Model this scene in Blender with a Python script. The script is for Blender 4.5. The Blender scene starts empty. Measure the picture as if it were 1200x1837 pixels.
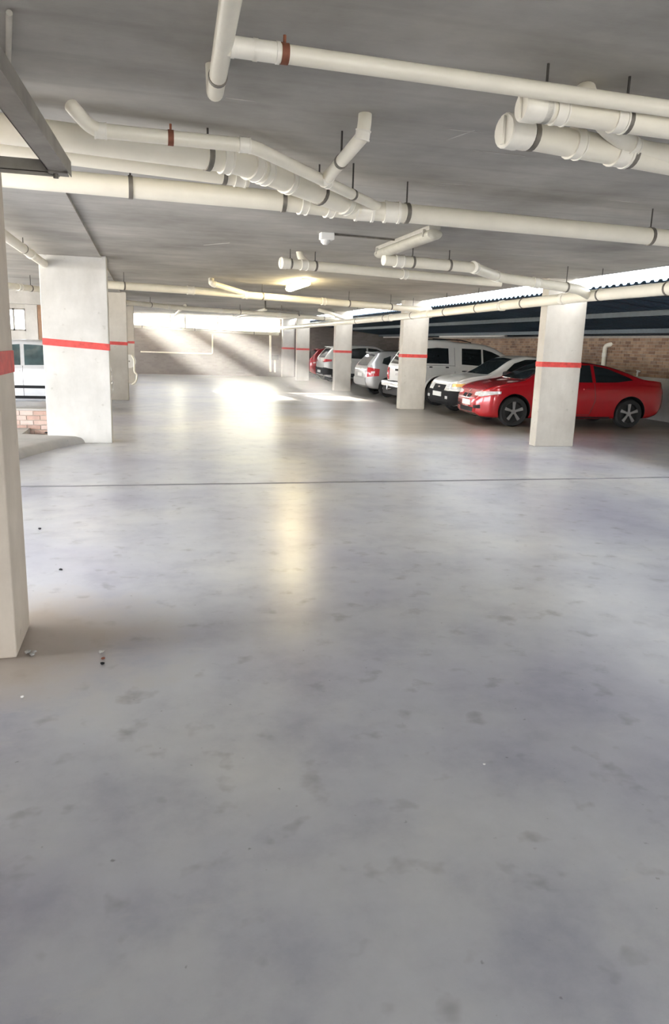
import bpy, bmesh, math, random
import numpy as np
from mathutils import Vector, Matrix
from mathutils.bvhtree import BVHTree
random.seed(7)
C = bpy.context.scene.collection

# ------------------------------------------------------------------ camera
F, CX, CY, H = 1330.0, 600.0, 918.5, 1.6          # focal length in px of a 1200x1837 frame, eye height
_d = np.array([262.0 - CX, 609.5 - CY, F]); _Y = _d / np.linalg.norm(_d)
_p2 = np.array([262.0 - CX + 1000, 609.5 - CY + 1000 * math.tan(math.radians(1.8)), F])
_N = np.cross(_d, _p2); _N /= np.linalg.norm(_N)
if _N[1] > 0: _N = -_N
RM = np.array([np.cross(_Y, _N), _Y, _N])
def ray(px, py): return RM @ np.array([px - CX, py - CY, F])
def atz(px, py, z): r = ray(px, py); return Vector(np.array([0, 0, H]) + r * ((z - H) / r[2]))
def atY(px, py, y): r = ray(px, py); return Vector(np.array([0, 0, H]) + r * (y / r[1]))
def atX(px, py, x): r = ray(px, py); return Vector(np.array([0, 0, H]) + r * (x / r[0]))
cam_d = bpy.data.cameras.new('camera'); cam = bpy.data.objects.new('camera', cam_d); C.objects.link(cam)
cam_d.sensor_fit = 'HORIZONTAL'; cam_d.sensor_width = 36; cam_d.lens = F / 1200 * 36
cam_d.clip_start = 0.05; cam_d.clip_end = 300
_r = RM @ np.array([1, 0, 0]); _u = RM @ np.array([0, -1, 0]); _b = RM @ np.array([0, 0, -1])
cam.matrix_world = Matrix(((_r[0], _u[0], _b[0], 0), (_r[1], _u[1], _b[1], 0), (_r[2], _u[2], _b[2], H), (0, 0, 0, 1)))
bpy.context.scene.camera = cam

# ------------------------------------------------------------------ light
sc = bpy.context.scene
w = bpy.data.worlds.new('sky'); sc.world = w; w.use_nodes = True
bg = w.node_tree.nodes['Background']; bg.inputs[0].default_value = (0.93, 0.96, 1.0, 1); bg.inputs[1].default_value = 6.0
sun_d = bpy.data.lights.new('sun', 'SUN'); sun_d.energy = 48.0; sun_d.color = (1.0, 0.93, 0.82); sun_d.angle = math.radians(0.6)
sun = bpy.data.objects.new('sun', sun_d); C.objects.link(sun)
SUN_DIR = Vector((0.20, -0.95, -0.165))
sun.rotation_euler = SUN_DIR.to_track_quat('-Z', 'Y').to_euler()
sc.view_settings.view_transform = 'Standard'; sc.view_settings.look = 'None'
sc.view_settings.gamma = 1; sc.view_settings.use_curve_mapping = False
sc.view_settings.exposure = 1.33

# ------------------------------------------------------------------ materials
def nodes(name):
    m = bpy.data.materials.new(name); m.use_nodes = True
    nt = m.node_tree; b = nt.nodes['Principled BSDF']; return m, nt, b
def N(nt, t, **kw):
    n = nt.nodes.new(t)
    for k, v in kw.items():
        if k in n.inputs.keys(): n.inputs[k].default_value = v
        else: setattr(n, k, v)
    return n
def ramp(nt, fac, stops):
    r = N(nt, 'ShaderNodeValToRGB'); e = r.color_ramp.elements
    e[0].position, e[0].color = stops[0][0], tuple(stops[0][1]) + (1,)
    e[1].position, e[1].color = stops[-1][0], tuple(stops[-1][1]) + (1,)
    for p, c in stops[1:-1]:
        k = e.new(p); k.color = tuple(c) + (1,)
    nt.links.new(fac, r.inputs[0]); return r.outputs[0]
def mix(nt, a, b, fac, mode='MIX'):
    m = N(nt, 'ShaderNodeMix', data_type='RGBA', blend_type=mode)
    for s, v in ((m.inputs[0], fac), (m.inputs[6], a), (m.inputs[7], b)):
        if hasattr(v, 'is_linked'): nt.links.new(v, s)
        elif isinstance(v, (int, float)): s.default_value = v
        else: s.default_value = tuple(v) + (1,)
    return m.outputs[2]
def noise(nt, vec, scale, detail=6, rough=0.6, stretch=None):
    if stretch:
        mp = N(nt, 'ShaderNodeMapping'); mp.inputs['Scale'].default_value = stretch
        nt.links.new(vec, mp.inputs['Vector']); vec = mp.outputs[0]
    n = N(nt, 'ShaderNodeTexNoise', Scale=scale, Detail=detail, Roughness=rough)
    nt.links.new(vec, n.inputs['Vector']); return n.outputs[0]
def pos(nt): return N(nt, 'ShaderNodeNewGeometry').outputs['Position']
def bump(nt, b, h, strength, dist=0.01):
    k = N(nt, 'ShaderNodeBump', Strength=strength, Distance=dist)
    nt.links.new(h, k.inputs['Height']); nt.links.new(k.outputs[0], b.inputs['Normal'])
def simple(name, col, rough=0.5, metal=0.0, var=0.12, scale=9.0, coat=0.0, bmp=0.0, spec=None):
    m, nt, b = nodes(name); p = N(nt, 'ShaderNodeTexCoord').outputs['Object']
    n = noise(nt, p, scale)
    lo = [max(0, c * (1 - var)) for c in col]; hi = [min(1, c * (1 + var)) for c in col]
    nt.links.new(ramp(nt, n, [(0.3, lo), (0.7, hi)]), b.inputs['Base Color'])
    b.inputs['Roughness'].default_value = rough; b.inputs['Metallic'].default_value = metal
    b.inputs['Coat Weight'].default_value = coat; b.inputs['Coat Roughness'].default_value = 0.05
    if spec is not None: b.inputs['Specular IOR Level'].default_value = spec
    if bmp: bump(nt, b, n, bmp)
    return m
def emit(name, col, s):
    m, nt, b = nodes(name); b.inputs['Base Color'].default_value = tuple(col) + (1,)
    b.inputs['Emission Color'].default_value = tuple(col) + (1,); b.inputs['Emission Strength'].default_value = s
    return m
M = {}
# floor: worn lavender-grey floor paint, bare brownish concrete farther in
m, nt, b = nodes('painted_concrete_floor'); p = pos(nt); M['floor'] = m
big = noise(nt, p, 0.55, 4, 0.55); mid = noise(nt, p, 2.3, 8, 0.65); fine = noise(nt, p, 22, 6, 0.7)
streak = noise(nt, p, 1.6, 6, 0.65, (0.35, 1.4, 1))
paint = ramp(nt, big, [(0.32, (0.38, 0.38, 0.45)), (0.5, (0.48, 0.485, 0.515)), (0.68, (0.57, 0.565, 0.55))])
paint = mix(nt, paint, ramp(nt, mid, [(0.25, (0.66, 0.66, 0.72)), (0.5, (1, 1, 1)), (0.78, (1.2, 1.2, 1.17))]), 0.8, 'MULTIPLY')
bare = ramp(nt, streak, [(0.3, (0.16, 0.145, 0.125)), (0.7, (0.30, 0.275, 0.24))])
sep = N(nt, 'ShaderNodeSeparateXYZ'); nt.links.new(p, sep.inputs[0])
def mth(nt, op, a, b=None, c=None, clamp=False):
    k = N(nt, 'ShaderNodeMath', operation=op, use_clamp=clamp)
    for i, v in enumerate((a, b, c)):
        if v is None: continue
        if hasattr(v, 'is_linked'): nt.links.new(v, k.inputs[i])
        else: k.inputs[i].default_value = v
    return k.outputs[0]
edge = mth(nt, 'ADD', mth(nt, 'MULTIPLY', big, 3.0), mth(nt, 'MULTIPLY', sep.outputs['X'], 0.55))
bare_f = mth(nt, 'MULTIPLY', mth(nt, 'SUBTRACT', sep.outputs['Y'], 12.6, clamp=True), mth(nt, 'SUBTRACT', edge, 3.0, clamp=True))
col = mix(nt, paint, bare, bare_f)
spots = ramp(nt, noise(nt, p, 6.0, 3, 0.5), [(0.24, (0.55, 0.53, 0.52)), (0.40, (1, 1, 1))])
col = mix(nt, col, spots, 0.75, 'MULTIPLY')
speck = ramp(nt, noise(nt, p, 26.0, 2, 0.5), [(0.20, (0.35, 0.33, 0.32)), (0.27, (1, 1, 1))])
col = mix(nt, col, speck, 0.7, 'MULTIPLY')
scuff = ramp(nt, noise(nt, p, 3.2, 9, 0.75, (0.6, 1.3, 1)), [(0.58, (0, 0, 0)), (0.85, (1, 1, 1))])
col = mix(nt, col, (0.60, 0.59, 0.56), mth(nt, 'MULTIPLY', scuff, 0.7))
# brown grit heaped round the foot of the near column
dist = N(nt, 'ShaderNodeVectorMath', operation='DISTANCE'); nt.links.new(p, dist.inputs[0]); dist.inputs[1].default_value = (-0.75, 4.0, 0)
grit = mth(nt, 'MULTIPLY', mth(nt, 'SUBTRACT', 0.50, mth(nt, 'SUBTRACT', dist.outputs['Value'], mth(nt, 'MULTIPLY', mid, 1.0)), clamp=True), 1.5, clamp=True)
col = mix(nt, col, (0.33, 0.26, 0.19), mth(nt, 'MULTIPLY', grit, 0.75))
nt.links.new(col, b.inputs['Base Color'])
rg = N(nt, 'ShaderNodeMapRange'); nt.links.new(noise(nt, p, 2.3, 3, 0.5), rg.inputs[0]); rg.inputs[1].default_value = 0.2; rg.inputs[2].default_value = 0.8
rg.inputs[3].default_value = 0.24; rg.inputs[4].default_value = 0.36; b.inputs['Roughness'].default_value = 0.30
bump(nt, b, noise(nt, p, 3.0, 2, 0.4), 0.12, 0.006)
# ceiling: board-marked raw concrete
m, nt, b = nodes('raw_concrete_ceiling'); p = pos(nt); M['ceil'] = m
n1 = noise(nt, p, 0.8, 6, 0.6); n2 = noise(nt, p, 2.0, 8, 0.7, (0.45, 1.5, 1)); n3 = noise(nt, p, 14, 6, 0.7)
c1 = ramp(nt, n1, [(0.3, (0.27, 0.255, 0.23)), (0.7, (0.48, 0.46, 0.42))])
c2 = mix(nt, c1, ramp(nt, n2, [(0.25, (0.72, 0.72, 0.72)), (0.55, (1, 1, 1)), (0.8, (1.18, 1.16, 1.13))]), 0.7, 'MULTIPLY')
wv = N(nt, 'ShaderNodeTexWave', wave_type='BANDS', bands_direction='Y', Scale=0.75, Distortion=0.6); nt.links.new(p, wv.inputs['Vector'])
lines = ramp(nt, wv.outputs[0], [(0.0, (0.72, 0.70, 0.68)), (0.06, (1, 1, 1))])
c2 = mix(nt, c2, lines, 0.22, 'MULTIPLY')
nt.links.new(c2, b.inputs['Base Color']); b.inputs['Roughness'].default_value = 0.75
bump(nt, b, mth(nt, 'ADD', n2, mth(nt, 'MULTIPLY', n3, 0.3)), 0.25, 0.01)
# columns
def plaster(name, lo, hi, rough=0.8):
    m, nt, b = nodes(name); p = pos(nt)
    a = noise(nt, p, 1.6, 8, 0.65); s = noise(nt, p, 5, 6, 0.6, (1, 1, 0.3)); k = noise(nt, p, 9, 3, 0.5)
    c = mix(nt, ramp(nt, a, [(0.3, lo), (0.7, hi)]), ramp(nt, s, [(0.3, (0.86, 0.85, 0.83)), (0.6, (1, 1, 1))]), 0.6, 'MULTIPLY')
    c = mix(nt, c, ramp(nt, k, [(0.26, (0.7, 0.68, 0.65)), (0.32, (1, 1, 1))]), 0.5, 'MULTIPLY')
    nt.links.new(c, b.inputs['Base Color']); b.inputs['Roughness'].default_value = rough
    bump(nt, b, k, 0.2, 0.006); return m
M['column'] = plaster('pale_column_concrete', (0.48, 0.44, 0.38), (0.61, 0.57, 0.50))
M['column_white'] = plaster('whitewashed_concrete', (0.50, 0.485, 0.45), (0.64, 0.62, 0.58))
M['column_cream_sun'] = plaster('sun_tinted_cream_concrete', (0.52, 0.45, 0.37), (0.66, 0.58, 0.48))  # warm sunlight on the nearest column is put into this tint
M['plaster'] = plaster('grey_plaster', (0.40, 0.38, 0.35), (0.52, 0.50, 0.46))
M['kerb'] = plaster('kerb_concrete', (0.36, 0.35, 0.33), (0.50, 0.48, 0.45))
M['stripe'] = simple('red_stripe_paint', (0.58, 0.06, 0.05), 0.6, var=0.25, scale=14)
# pipes and steel
M['pipe'] = simple('cream_pvc', (0.86, 0.81, 0.68), 0.38, var=0.06, scale=3)
M['fitting'] = simple('white_pvc_fitting', (0.88, 0.84, 0.74), 0.35, var=0.05)
M['clamp'] = simple('dull_steel_clamp', (0.22, 0.20, 0.17), 0.55, 0.6, var=0.3)
M['rust'] = simple('rusty_clamp', (0.25, 0.09, 0.05), 0.7, 0.2, var=0.4)
M['rod'] = simple('dark_rod', (0.06, 0.055, 0.05), 0.6, 0.5)
M['channel'] = simple('weathered_steel_channel', (0.27, 0.25, 0.22), 0.5, 0.4, var=0.25, scale=5)
M['sheet'] = simple('blue_steel_sheet', (0.040, 0.075, 0.115), 0.5, 0.15, var=0.15, scale=1.5)
M['purlin'] = simple('grey_purlin_steel', (0.13, 0.155, 0.175), 0.5, 0.4)
M['batten'] = simple('aged_lamp_housing', (0.42, 0.40, 0.35), 0.5)
M['diffuser'] = simple('yellowed_diffuser', (0.50, 0.48, 0.40), 0.3)
M['lit'] = emit('lit_diffuser', (1.0, 0.82, 0.46), 30.0)
M['white_plastic'] = simple('white_plastic', (0.80, 0.79, 0.76), 0.4, var=0.04)
# brick
m, nt, b = nodes('brown_brick'); M['brick'] = m
oi = N(nt, 'ShaderNodeObjectInfo').outputs['Random']; gi = N(nt, 'ShaderNodeNewGeometry').outputs['Random Per Island']
rnd = mth(nt, 'FRACT', mth(nt, 'ADD', oi, mth(nt, 'MULTIPLY', gi, 3.7)))
c = ramp(nt, rnd, [(0.0, (0.20, 0.115, 0.075)), (0.35, (0.33, 0.20, 0.125)), (0.7, (0.42, 0.28, 0.18)), (1.0, (0.28, 0.19, 0.14))])
c = mix(nt, c, ramp(nt, noise(nt, pos(nt), 4, 6, 0.7), [(0.3, (0.7, 0.7, 0.7)), (0.7, (1.2, 1.2, 1.2))]), 0.8, 'MULTIPLY')
nt.links.new(c, b.inputs['Base Color']); b.inputs['Roughness'].default_value = 0.85
m, nt, b = nodes('pinkish_paving_brick'); M['brick_pink'] = m
oi = N(nt, 'ShaderNodeObjectInfo').outputs['Random']
c = ramp(nt, oi, [(0.0, (0.42, 0.27, 0.22)), (0.5, (0.55, 0.38, 0.31)), (1.0, (0.60, 0.47, 0.42))])
c = mix(nt, c, ramp(nt, noise(nt, pos(nt), 9, 6, 0.7), [(0.3, (0.75, 0.75, 0.75)), (0.7, (1.15, 1.15, 1.15))]), 0.8, 'MULTIPLY')
nt.links.new(c, b.inputs['Base Color']); b.inputs['Roughness'].default_value = 0.85
M['mortar'] = simple('mortar', (0.38, 0.34, 0.29), 0.9)
m, nt, b = nodes('distant_brickwork'); M['wall_back'] = m
tc = N(nt, 'ShaderNodeMapping'); tc.inputs['Rotation'].default_value = (math.radians(90), 0, 0); nt.links.new(pos(nt), tc.inputs['Vector'])
br = N(nt, 'ShaderNodeTexBrick', Scale=1.0); br.inputs['Brick Width'].default_value = 0.232; br.inputs['Row Height'].default_value = 0.083; br.inputs['Mortar Size'].default_value = 0.006
br.inputs['Color1'].default_value = (0.20, 0.17, 0.15, 1); br.inputs['Color2'].default_value = (0.27, 0.23, 0.205, 1); br.inputs['Mortar'].default_value = (0.25, 0.23, 0.21, 1)
nt.links.new(tc.outputs[0], br.inputs['Vector'])
c = mix(nt, br.outputs[0], ramp(nt, noise(nt, pos(nt), 0.9, 6, 0.6), [(0.3, (0.7, 0.7, 0.72)), (0.7, (1.2, 1.18, 1.15))]), 0.7, 'MULTIPLY')
nt.links.new(c, b.inputs['Base Color']); b.inputs['Roughness'].default_value = 0.85
# cars
M['car_red'] = simple('red_car_paint', (0.42, 0.008, 0.014), 0.25, 0.2, var=0.03, coat=1.0)
M['car_white'] = simple('white_car_paint', (0.72, 0.71, 0.68), 0.3, var=0.03, coat=0.8)
M['car_silver'] = simple('silver_car_paint', (0.50, 0.50, 0.50), 0.32, 0.55, var=0.04, coat=0.8)
M['car_pale'] = simple('pale_silver_car_paint', (0.62, 0.63, 0.65), 0.32, 0.35, var=0.04, coat=0.6)
M['glass'] = simple('tinted_car_glass', (0.015, 0.02, 0.022), 0.06, var=0.1, spec=0.7)
M['glass_teal'] = simple('teal_car_glass', (0.05, 0.08, 0.085), 0.06, var=0.4, scale=4, spec=0.7)
M['black'] = simple('black_plastic', (0.014, 0.014, 0.016), 0.7, spec=0.25)
M['tyre'] = simple('tyre_rubber', (0.018, 0.018, 0.018), 0.75)
M['alloy'] = simple('alloy_rim', (0.52, 0.51, 0.50), 0.3, 0.8)
M['alloy_dark'] = simple('dark_alloy_rim', (0.05, 0.05, 0.05), 0.35, 0.6)
M['lens'] = simple('clear_headlight', (0.75, 0.76, 0.78), 0.08, 0.3, var=0.3, scale=18)
M['amber'] = simple('amber_lens', (0.85, 0.50, 0.16), 0.15)
M['tail'] = simple('red_tail_lens', (0.55, 0.02, 0.03), 0.12, var=0.3, scale=12, coat=1)
M['tail_white'] = simple('pale_tail_lens', (0.75, 0.6, 0.6), 0.12)
M['plate'] = simple('number_plate_white', (0.78, 0.78, 0.76), 0.4, var=0.02)
M['chrome'] = simple('chrome', (0.75, 0.75, 0.75), 0.12, 1.0, var=0.02)
M['seam'] = simple('panel_gap', (0.03, 0.03, 0.03), 0.7)
m, nt, b = nodes('window_pane'); M['pane'] = m
b.inputs['Base Color'].default_value = (0.85, 0.9, 0.95, 1); b.inputs['Transmission Weight'].default_value = 1.0; b.inputs['Roughness'].default_value = 0.0; b.inputs['IOR'].default_value = 1.05
m, nt, b = nodes('frosted_sun_splitter'); M['frosted'] = m
_t = N(nt, 'ShaderNodeBsdfTranslucent'); _t.inputs[0].default_value = (0.82, 0.84, 0.82, 1)
nt.links.new(_t.outputs[0], nt.nodes['Material Output'].inputs['Surface'])
M['ground'] = plaster('yard_concrete', (0.42, 0.39, 0.34), (0.55, 0.51, 0.45))  # plain warm-grey concrete for the ground outside

# ------------------------------------------------------------------ helpers
ORG = {}
def tag(o, label, cat, group=None):
    o['label'] = label; o['category'] = cat
    if group: o['group'] = group
    return o
def thing(name, label, cat, loc=(0, 0, 0), group=None, rotz=0.0):
    o = bpy.data.objects.new(name, None); C.objects.link(o); o.location = loc; o.rotation_euler = (0, 0, rotz)
    o.empty_display_size = 0.1; ORG[o] = Vector(loc)
    return tag(o, label, cat, group)
def mesh(name, verts, faces, mat, parent=None, smooth=False, local=False):
    """verts in world coordinates (or the parent's own when local)"""
    org = ORG.get(parent, Vector((0, 0, 0))) if (parent and not local) else Vector((0, 0, 0))
    me = bpy.data.meshes.new(name)
    me.from_pydata([tuple(Vector(v) - org) for v in verts], [], faces); me.update()
    if mat: me.materials.append(M[mat] if isinstance(mat, str) else mat)
    if smooth: me.shade_smooth()
    o = bpy.data.objects.new(name, me); C.objects.link(o)
    if parent: o.parent = parent
    ORG[o] = org if parent else Vector((0, 0, 0))
    return o
def fixn(o):
    bm = bmesh.new(); bm.from_mesh(o.data); bmesh.ops.recalc_face_normals(bm, faces=bm.faces); bm.to_mesh(o.data); bm.free(); return o
BOXF = [(0, 3, 2, 1), (4, 5, 6, 7), (0, 1, 5, 4), (1, 2, 6, 5), (2, 3, 7, 6), (3, 0, 4, 7)]
def boxv(x0, x1, y0, y1, z0, z1):
    return [(x0, y0, z0), (x1, y0, z0), (x1, y1, z0), (x0, y1, z0), (x0, y0, z1), (x1, y0, z1), (x1, y1, z1), (x0, y1, z1)]
def boxes(lst):
    V, Fc = [], []
    for bx in lst:
        k = len(V); V += boxv(*bx); Fc += [tuple(i + k for i in f) for f in BOXF]
    return V, Fc
def bevel(o, wdt, seg=2):
    bm = bmesh.new(); bm.from_mesh(o.data)
    bmesh.ops.bevel(bm, geom=list(bm.edges), offset=wdt, segments=seg, affect='EDGES', profile=0.5, clamp_overlap=True)
    bm.to_mesh(o.data); bm.free(); return o
def box(name, ext, mat, parent=None, bev=0.0, local=False):
    o = mesh(name, boxv(*ext), BOXF, mat, parent, local=local)
    if bev: bevel(o, bev)
    return o
def struct(o):
    o['kind'] = 'structure'; return o
def rounded(pts, rad, n=6):
    pts = [Vector(p) for p in pts]; out = [pts[0]]
    for a, b_, c in zip(pts, pts[1:], pts[2:]):
        u, v = (a - b_), (c - b_); r = min(rad, u.length * 0.45, v.length * 0.45)
        if u.normalized().dot(v.normalized()) < -0.9995: out.append(b_); continue
        s, e = b_ + u.normalized() * r, b_ + v.normalized() * r
        for i in range(n + 1):
            t = i / n; out.append(s * (1 - t) ** 2 + b_ * 2 * t * (1 - t) + e * t * t)
    out.append(pts[-1]); return out
def tube_geo(pts, r, seg=16, caps=True):
    pts = [Vector(p) for p in pts]; V, Fc = [], []
    t0 = (pts[1] - pts[0]).normalized(); up = Vector((0, 0, 1)) if abs(t0.z) < 0.9 else Vector((1, 0, 0))
    nrm = (up - t0 * up.dot(t0)).normalized(); prev = t0
    for i, p in enumerate(pts):
        if i == 0: t = t0
        elif i == len(pts) - 1: t = (pts[-1] - pts[-2]).normalized()
        else: t = ((pts[i + 1] - p).normalized() + (p - pts[i - 1]).normalized()).normalized()
        q = prev.rotation_difference(t); nrm = (q @ nrm); nrm = (nrm - t * nrm.dot(t)).normalized(); prev = t
        bn = t.cross(nrm); rr = r[i] if isinstance(r, (list, tuple)) else r
        for k in range(seg):
            a = 2 * math.pi * k / seg; V.append(p + (nrm * math.cos(a) + bn * math.sin(a)) * rr)
    for i in range(len(pts) - 1):
        for k in range(seg):
            k2 = (k + 1) % seg; Fc.append((i * seg + k, i * seg + k2, (i + 1) * seg + k2, (i + 1) * seg + k))
    if caps:
        Fc.append(tuple(reversed(range(seg)))); n = (len(pts) - 1) * seg; Fc.append(tuple(range(n, n + seg)))
    return V, Fc
def tube(name, pts, r, mat, parent=None, seg=16, rad=0.0, local=False):
    V, Fc = tube_geo(rounded(pts, rad) if rad else pts, r, seg)
    return smooth30(mesh(name, V, Fc, mat, parent, smooth=True, local=local))
def smooth30(o):
    o.data.shade_smooth()
    try: o.data.set_sharp_from_angle(angle=math.radians(40))
    except Exception: pass
    return o
CEIL = 2.80
def along(pts, t):
    pts = [Vector(p) for p in pts]; L = [(b_ - a).length for a, b_ in zip(pts, pts[1:])]; d = t * sum(L)
    for a, b_, l in zip(pts, pts[1:], L):
        if d <= l or b_ is pts[-1]: return a + (b_ - a) * min(1, d / l), (b_ - a).normalized()
        d -= l
def near(pts, px, py):
    """fraction along a pipe path that shows closest to a pixel"""
    best = (1e9, 0)
    for i in range(401):
        p, _ = along(pts, i / 400); c = RM.T @ (np.array(p) - np.array([0, 0, H]))
        d = (CX + F * c[0] / c[2] - px) ** 2 + (CY + F * c[1] / c[2] - py) ** 2
        if d < best[0]: best = (d, i / 400)
    return best[1]
def pipe_run(name, label, pts, r, couplings=(), clamps=(), rusty=(), caps=(), group='drain pipes under the slab', bend=0.12, rods=True, seg=18):
    pts = [Vector(p) for p in pts]
    t = thing(name, label, 'pipe', pts[0], group)
    tube('pipe', pts, r, 'pipe', t, seg, rad=bend)
    for q in couplings:
        wd = 0.05
        if isinstance(q, tuple) and len(q) == 3: q, wd = q[:2], q[2]
        p, d = along(pts, near(pts, *q) if isinstance(q, tuple) else q)
        a = [p - d * wd, p - d * (wd * 0.72), p - d * (wd * 0.7), p + d * (wd * 0.7), p + d * (wd * 0.72), p + d * wd]
        V, Fc = tube_geo(a, [r * 1.16, r * 1.16, r * 1.09, r * 1.09, r * 1.16, r * 1.16], seg)
        smooth30(mesh('coupling', V, Fc, 'fitting', t))
    for i, q in enumerate(clamps):
        p, d = along(pts, near(pts, *q) if isinstance(q, tuple) else q)
        mt = 'rust' if i in rusty else 'clamp'
        k = tube('clamp', [p - d * 0.014, p + d * 0.014], r * 1.10, mt, t, seg)
        if rods and CEIL - p.z - r > 0.02:
            tube('hanger_rod', [p + Vector((0, 0, r * 0.98)), Vector((p.x, p.y, p.z + r + 0.03 if i in rusty else CEIL + 0.01))], 0.006, 'rust' if i in rusty else 'rod', k, 8)
    for e in caps:
        p, d = (pts[0], (pts[0] - pts[1]).normalized()) if e == 0 else (pts[-1], (pts[-1] - pts[-2]).normalized())
        V, Fc = tube_geo([p - d * 0.10, p - d * 0.04, p - d * 0.038, p + d * 0.03, p + d * 0.036], [r * 1.1, r * 1.1, r * 1.2, r * 1.2, r * 1.1], seg)
        cp = smooth30(mesh('end_cap', V, Fc, 'fitting', t))
        s = Vector((-d.y, d.x, 0)).normalized(); u = s.cross(d)
        V = [p + d * (0.034 if k < 4 else 0.05) + s * (a * r * 0.16) + u * (b_ * r * 0.95) for k, (a, b_) in enumerate([(-1, -1), (1, -1), (1, 1), (-1, 1)] * 2)]
        fixn(mesh('key_bar', V, BOXF, 'fitting', cp))
    return t

# ------------------------------------------------------------------ the setting
XR, YB, XW = 6.95, 37.5, 12.7       # slab edge on the carport side, back wall, brick boundary wall
# floor with a recessed joint at Y=8.5
fl = struct(mesh('floor', *boxes([(-9, 12.9, -6, 8.46, -0.2, 0), (-9, 12.9, 8.54, 38, -0.2, 0), (-9, 12.9, 8.40, 8.60, -0.22, -0.012)]), 'floor'))
V, Fc = [], []
for i in range(161):
    x = -2.0 + 11 * i / 160; y = 8.5 + 0.012 * math.sin(x * 3.1) + 0.008 * math.sin(x * 9.7)
    V += [(x, y - 0.030, 0.001), (x, y + 0.030, 0.001), (x, y + 0.030, -0.011), (x, y - 0.030, -0.011)]
    if i: k = 4 * (i - 1); Fc += [(k + j, k + (j + 1) % 4, k + 4 + (j + 1) % 4, k + 4 + j) for j in range(4)]
fixn(mesh('joint_filler', V, Fc, simple('dark_joint_filler', (0.22, 0.22, 0.235), 0.7), fl))
struct(mesh('ground_outside', *boxes([(-60, 60, -60, 80, -0.5, -0.21)]), 'ground'))
# slab: left strip hangs 25 mm lower, edge shows as a joint line towards the far wall
struct(mesh('ceiling', *boxes([(-0.62, XR, -5, 37.9, CEIL, 3.2), (-2.2, -0.62, -5, 37.9, CEIL - 0.03, 3.2), (-9, -2.2, 4.5, 37.9, CEIL - 0.03, 3.2)]), 'ceil'))
_ce = bpy.data.objects['ceiling']
for (ax_, ay_), (bx_, by_), wd_ in (((795, 231), (868, 239), 0.012), ((800, 252), (852, 234), 0.012), ((845, 270), (942, 281), 0.010), ((785, 328), (848, 333), 0.012), ((1090, 359), (1165, 366), 0.014), ((405, 176), (460, 183), 0.010), ((770, 331), (800, 334), 0.008), ((365, 440), (412, 436), 0.02), ((900, 455), (1010, 462), 0.02)):
    a_, b2_ = atz(ax_, ay_, CEIL - 0.002), atz(bx_, by_, CEIL - 0.002); n_ = (b2_ - a_).cross(Vector((0, 0, 1))).normalized() * wd_ / 2; q_ = (a_ + b2_) / 2
    fixn(mesh('formwork_mark', [a_, q_ - n_, b2_, q_ + n_] + [v + Vector((0, 0, 0.01)) for v in (a_, q_ - n_, b2_, q_ + n_)], BOXF, 'column_white', _ce))
struct(mesh('wall_front_light_block', *boxes([(-2.2, 0.2, -5.2, -5, -0.1, 3.2), (5.6, 12.9, -5.2, -5, -0.1, 3.2), (0.2, 5.6, -5.2, -5, 2.5, 3.2)]), 'plaster'))  # unseen wall added to hold back daylight; its opening lights the pipes
struct(mesh('wall_yard_light_block', *boxes([(-2.4, -2.2, -5.2, 3.6, -0.1, 3.2)]), 'plaster'))  # unseen wall added to keep yard daylight off the near floor
# thin dusty air in the far half of the garage, lit by the sun that comes over the back wall
hz = struct(mesh('haze', *boxes([(-2.1, 6.3, 19.0, 37.4, 0.01, CEIL - 0.04)]), None))
hm = bpy.data.materials.new('dusty_air'); hm.use_nodes = True; hm.node_tree.nodes.clear()
_o = hm.node_tree.nodes.new('ShaderNodeOutputMaterial'); _v = hm.node_tree.nodes.new('ShaderNodeVolumeScatter')
_v.inputs['Density'].default_value = 0.012; _v.inputs['Anisotropy'].default_value = 0.5
hm.node_tree.links.new(_v.outputs[0], _o.inputs['Volume']); hz.data.materials.append(hm)
struct(mesh('wall_back', *boxes([(-9, -6.8, YB, YB + 0.25, -0.1, 2.12), (-6.8, -5.1, YB, YB + 0.25, -0.1, 1.8), (-5.1, 12.9, YB, YB + 0.25, -0.1, 2.12), (-9, -6.8, YB, YB + 0.25, 2.12, CEIL), (-5.1, -0.6, YB, YB + 0.25, 2.12, CEIL), (6.5, 12.9, YB, YB + 0.25, 2.12, CEIL)]), 'wall_back'))  # far-left opening, out of view, added so sky brightens the small window
# clerestory over the back wall: open for most of its length, added frosted sheets elsewhere split the sun into shafts
wc = struct(mesh('window_2', *boxes([(x - 0.04, x + 0.04, YB + 0.05, YB + 0.15, 2.18, CEIL) for x in (-0.6, 1.15, 1.85, 3.4, 6.5)]), 'plaster'))
for x0, x1 in ((1.19, 1.81), (3.44, 6.46)): mesh('frosted_sun_splitter', *boxes([(x0, x1, YB + 0.09, YB + 0.096, 2.18, CEIL)]), 'frosted', wc)
tr = struct(mesh('trim_1', *boxes([(-0.6, 6.5, YB - 0.03, YB + 0.28, 2.12, 2.18)]), 'plaster'))
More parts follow.
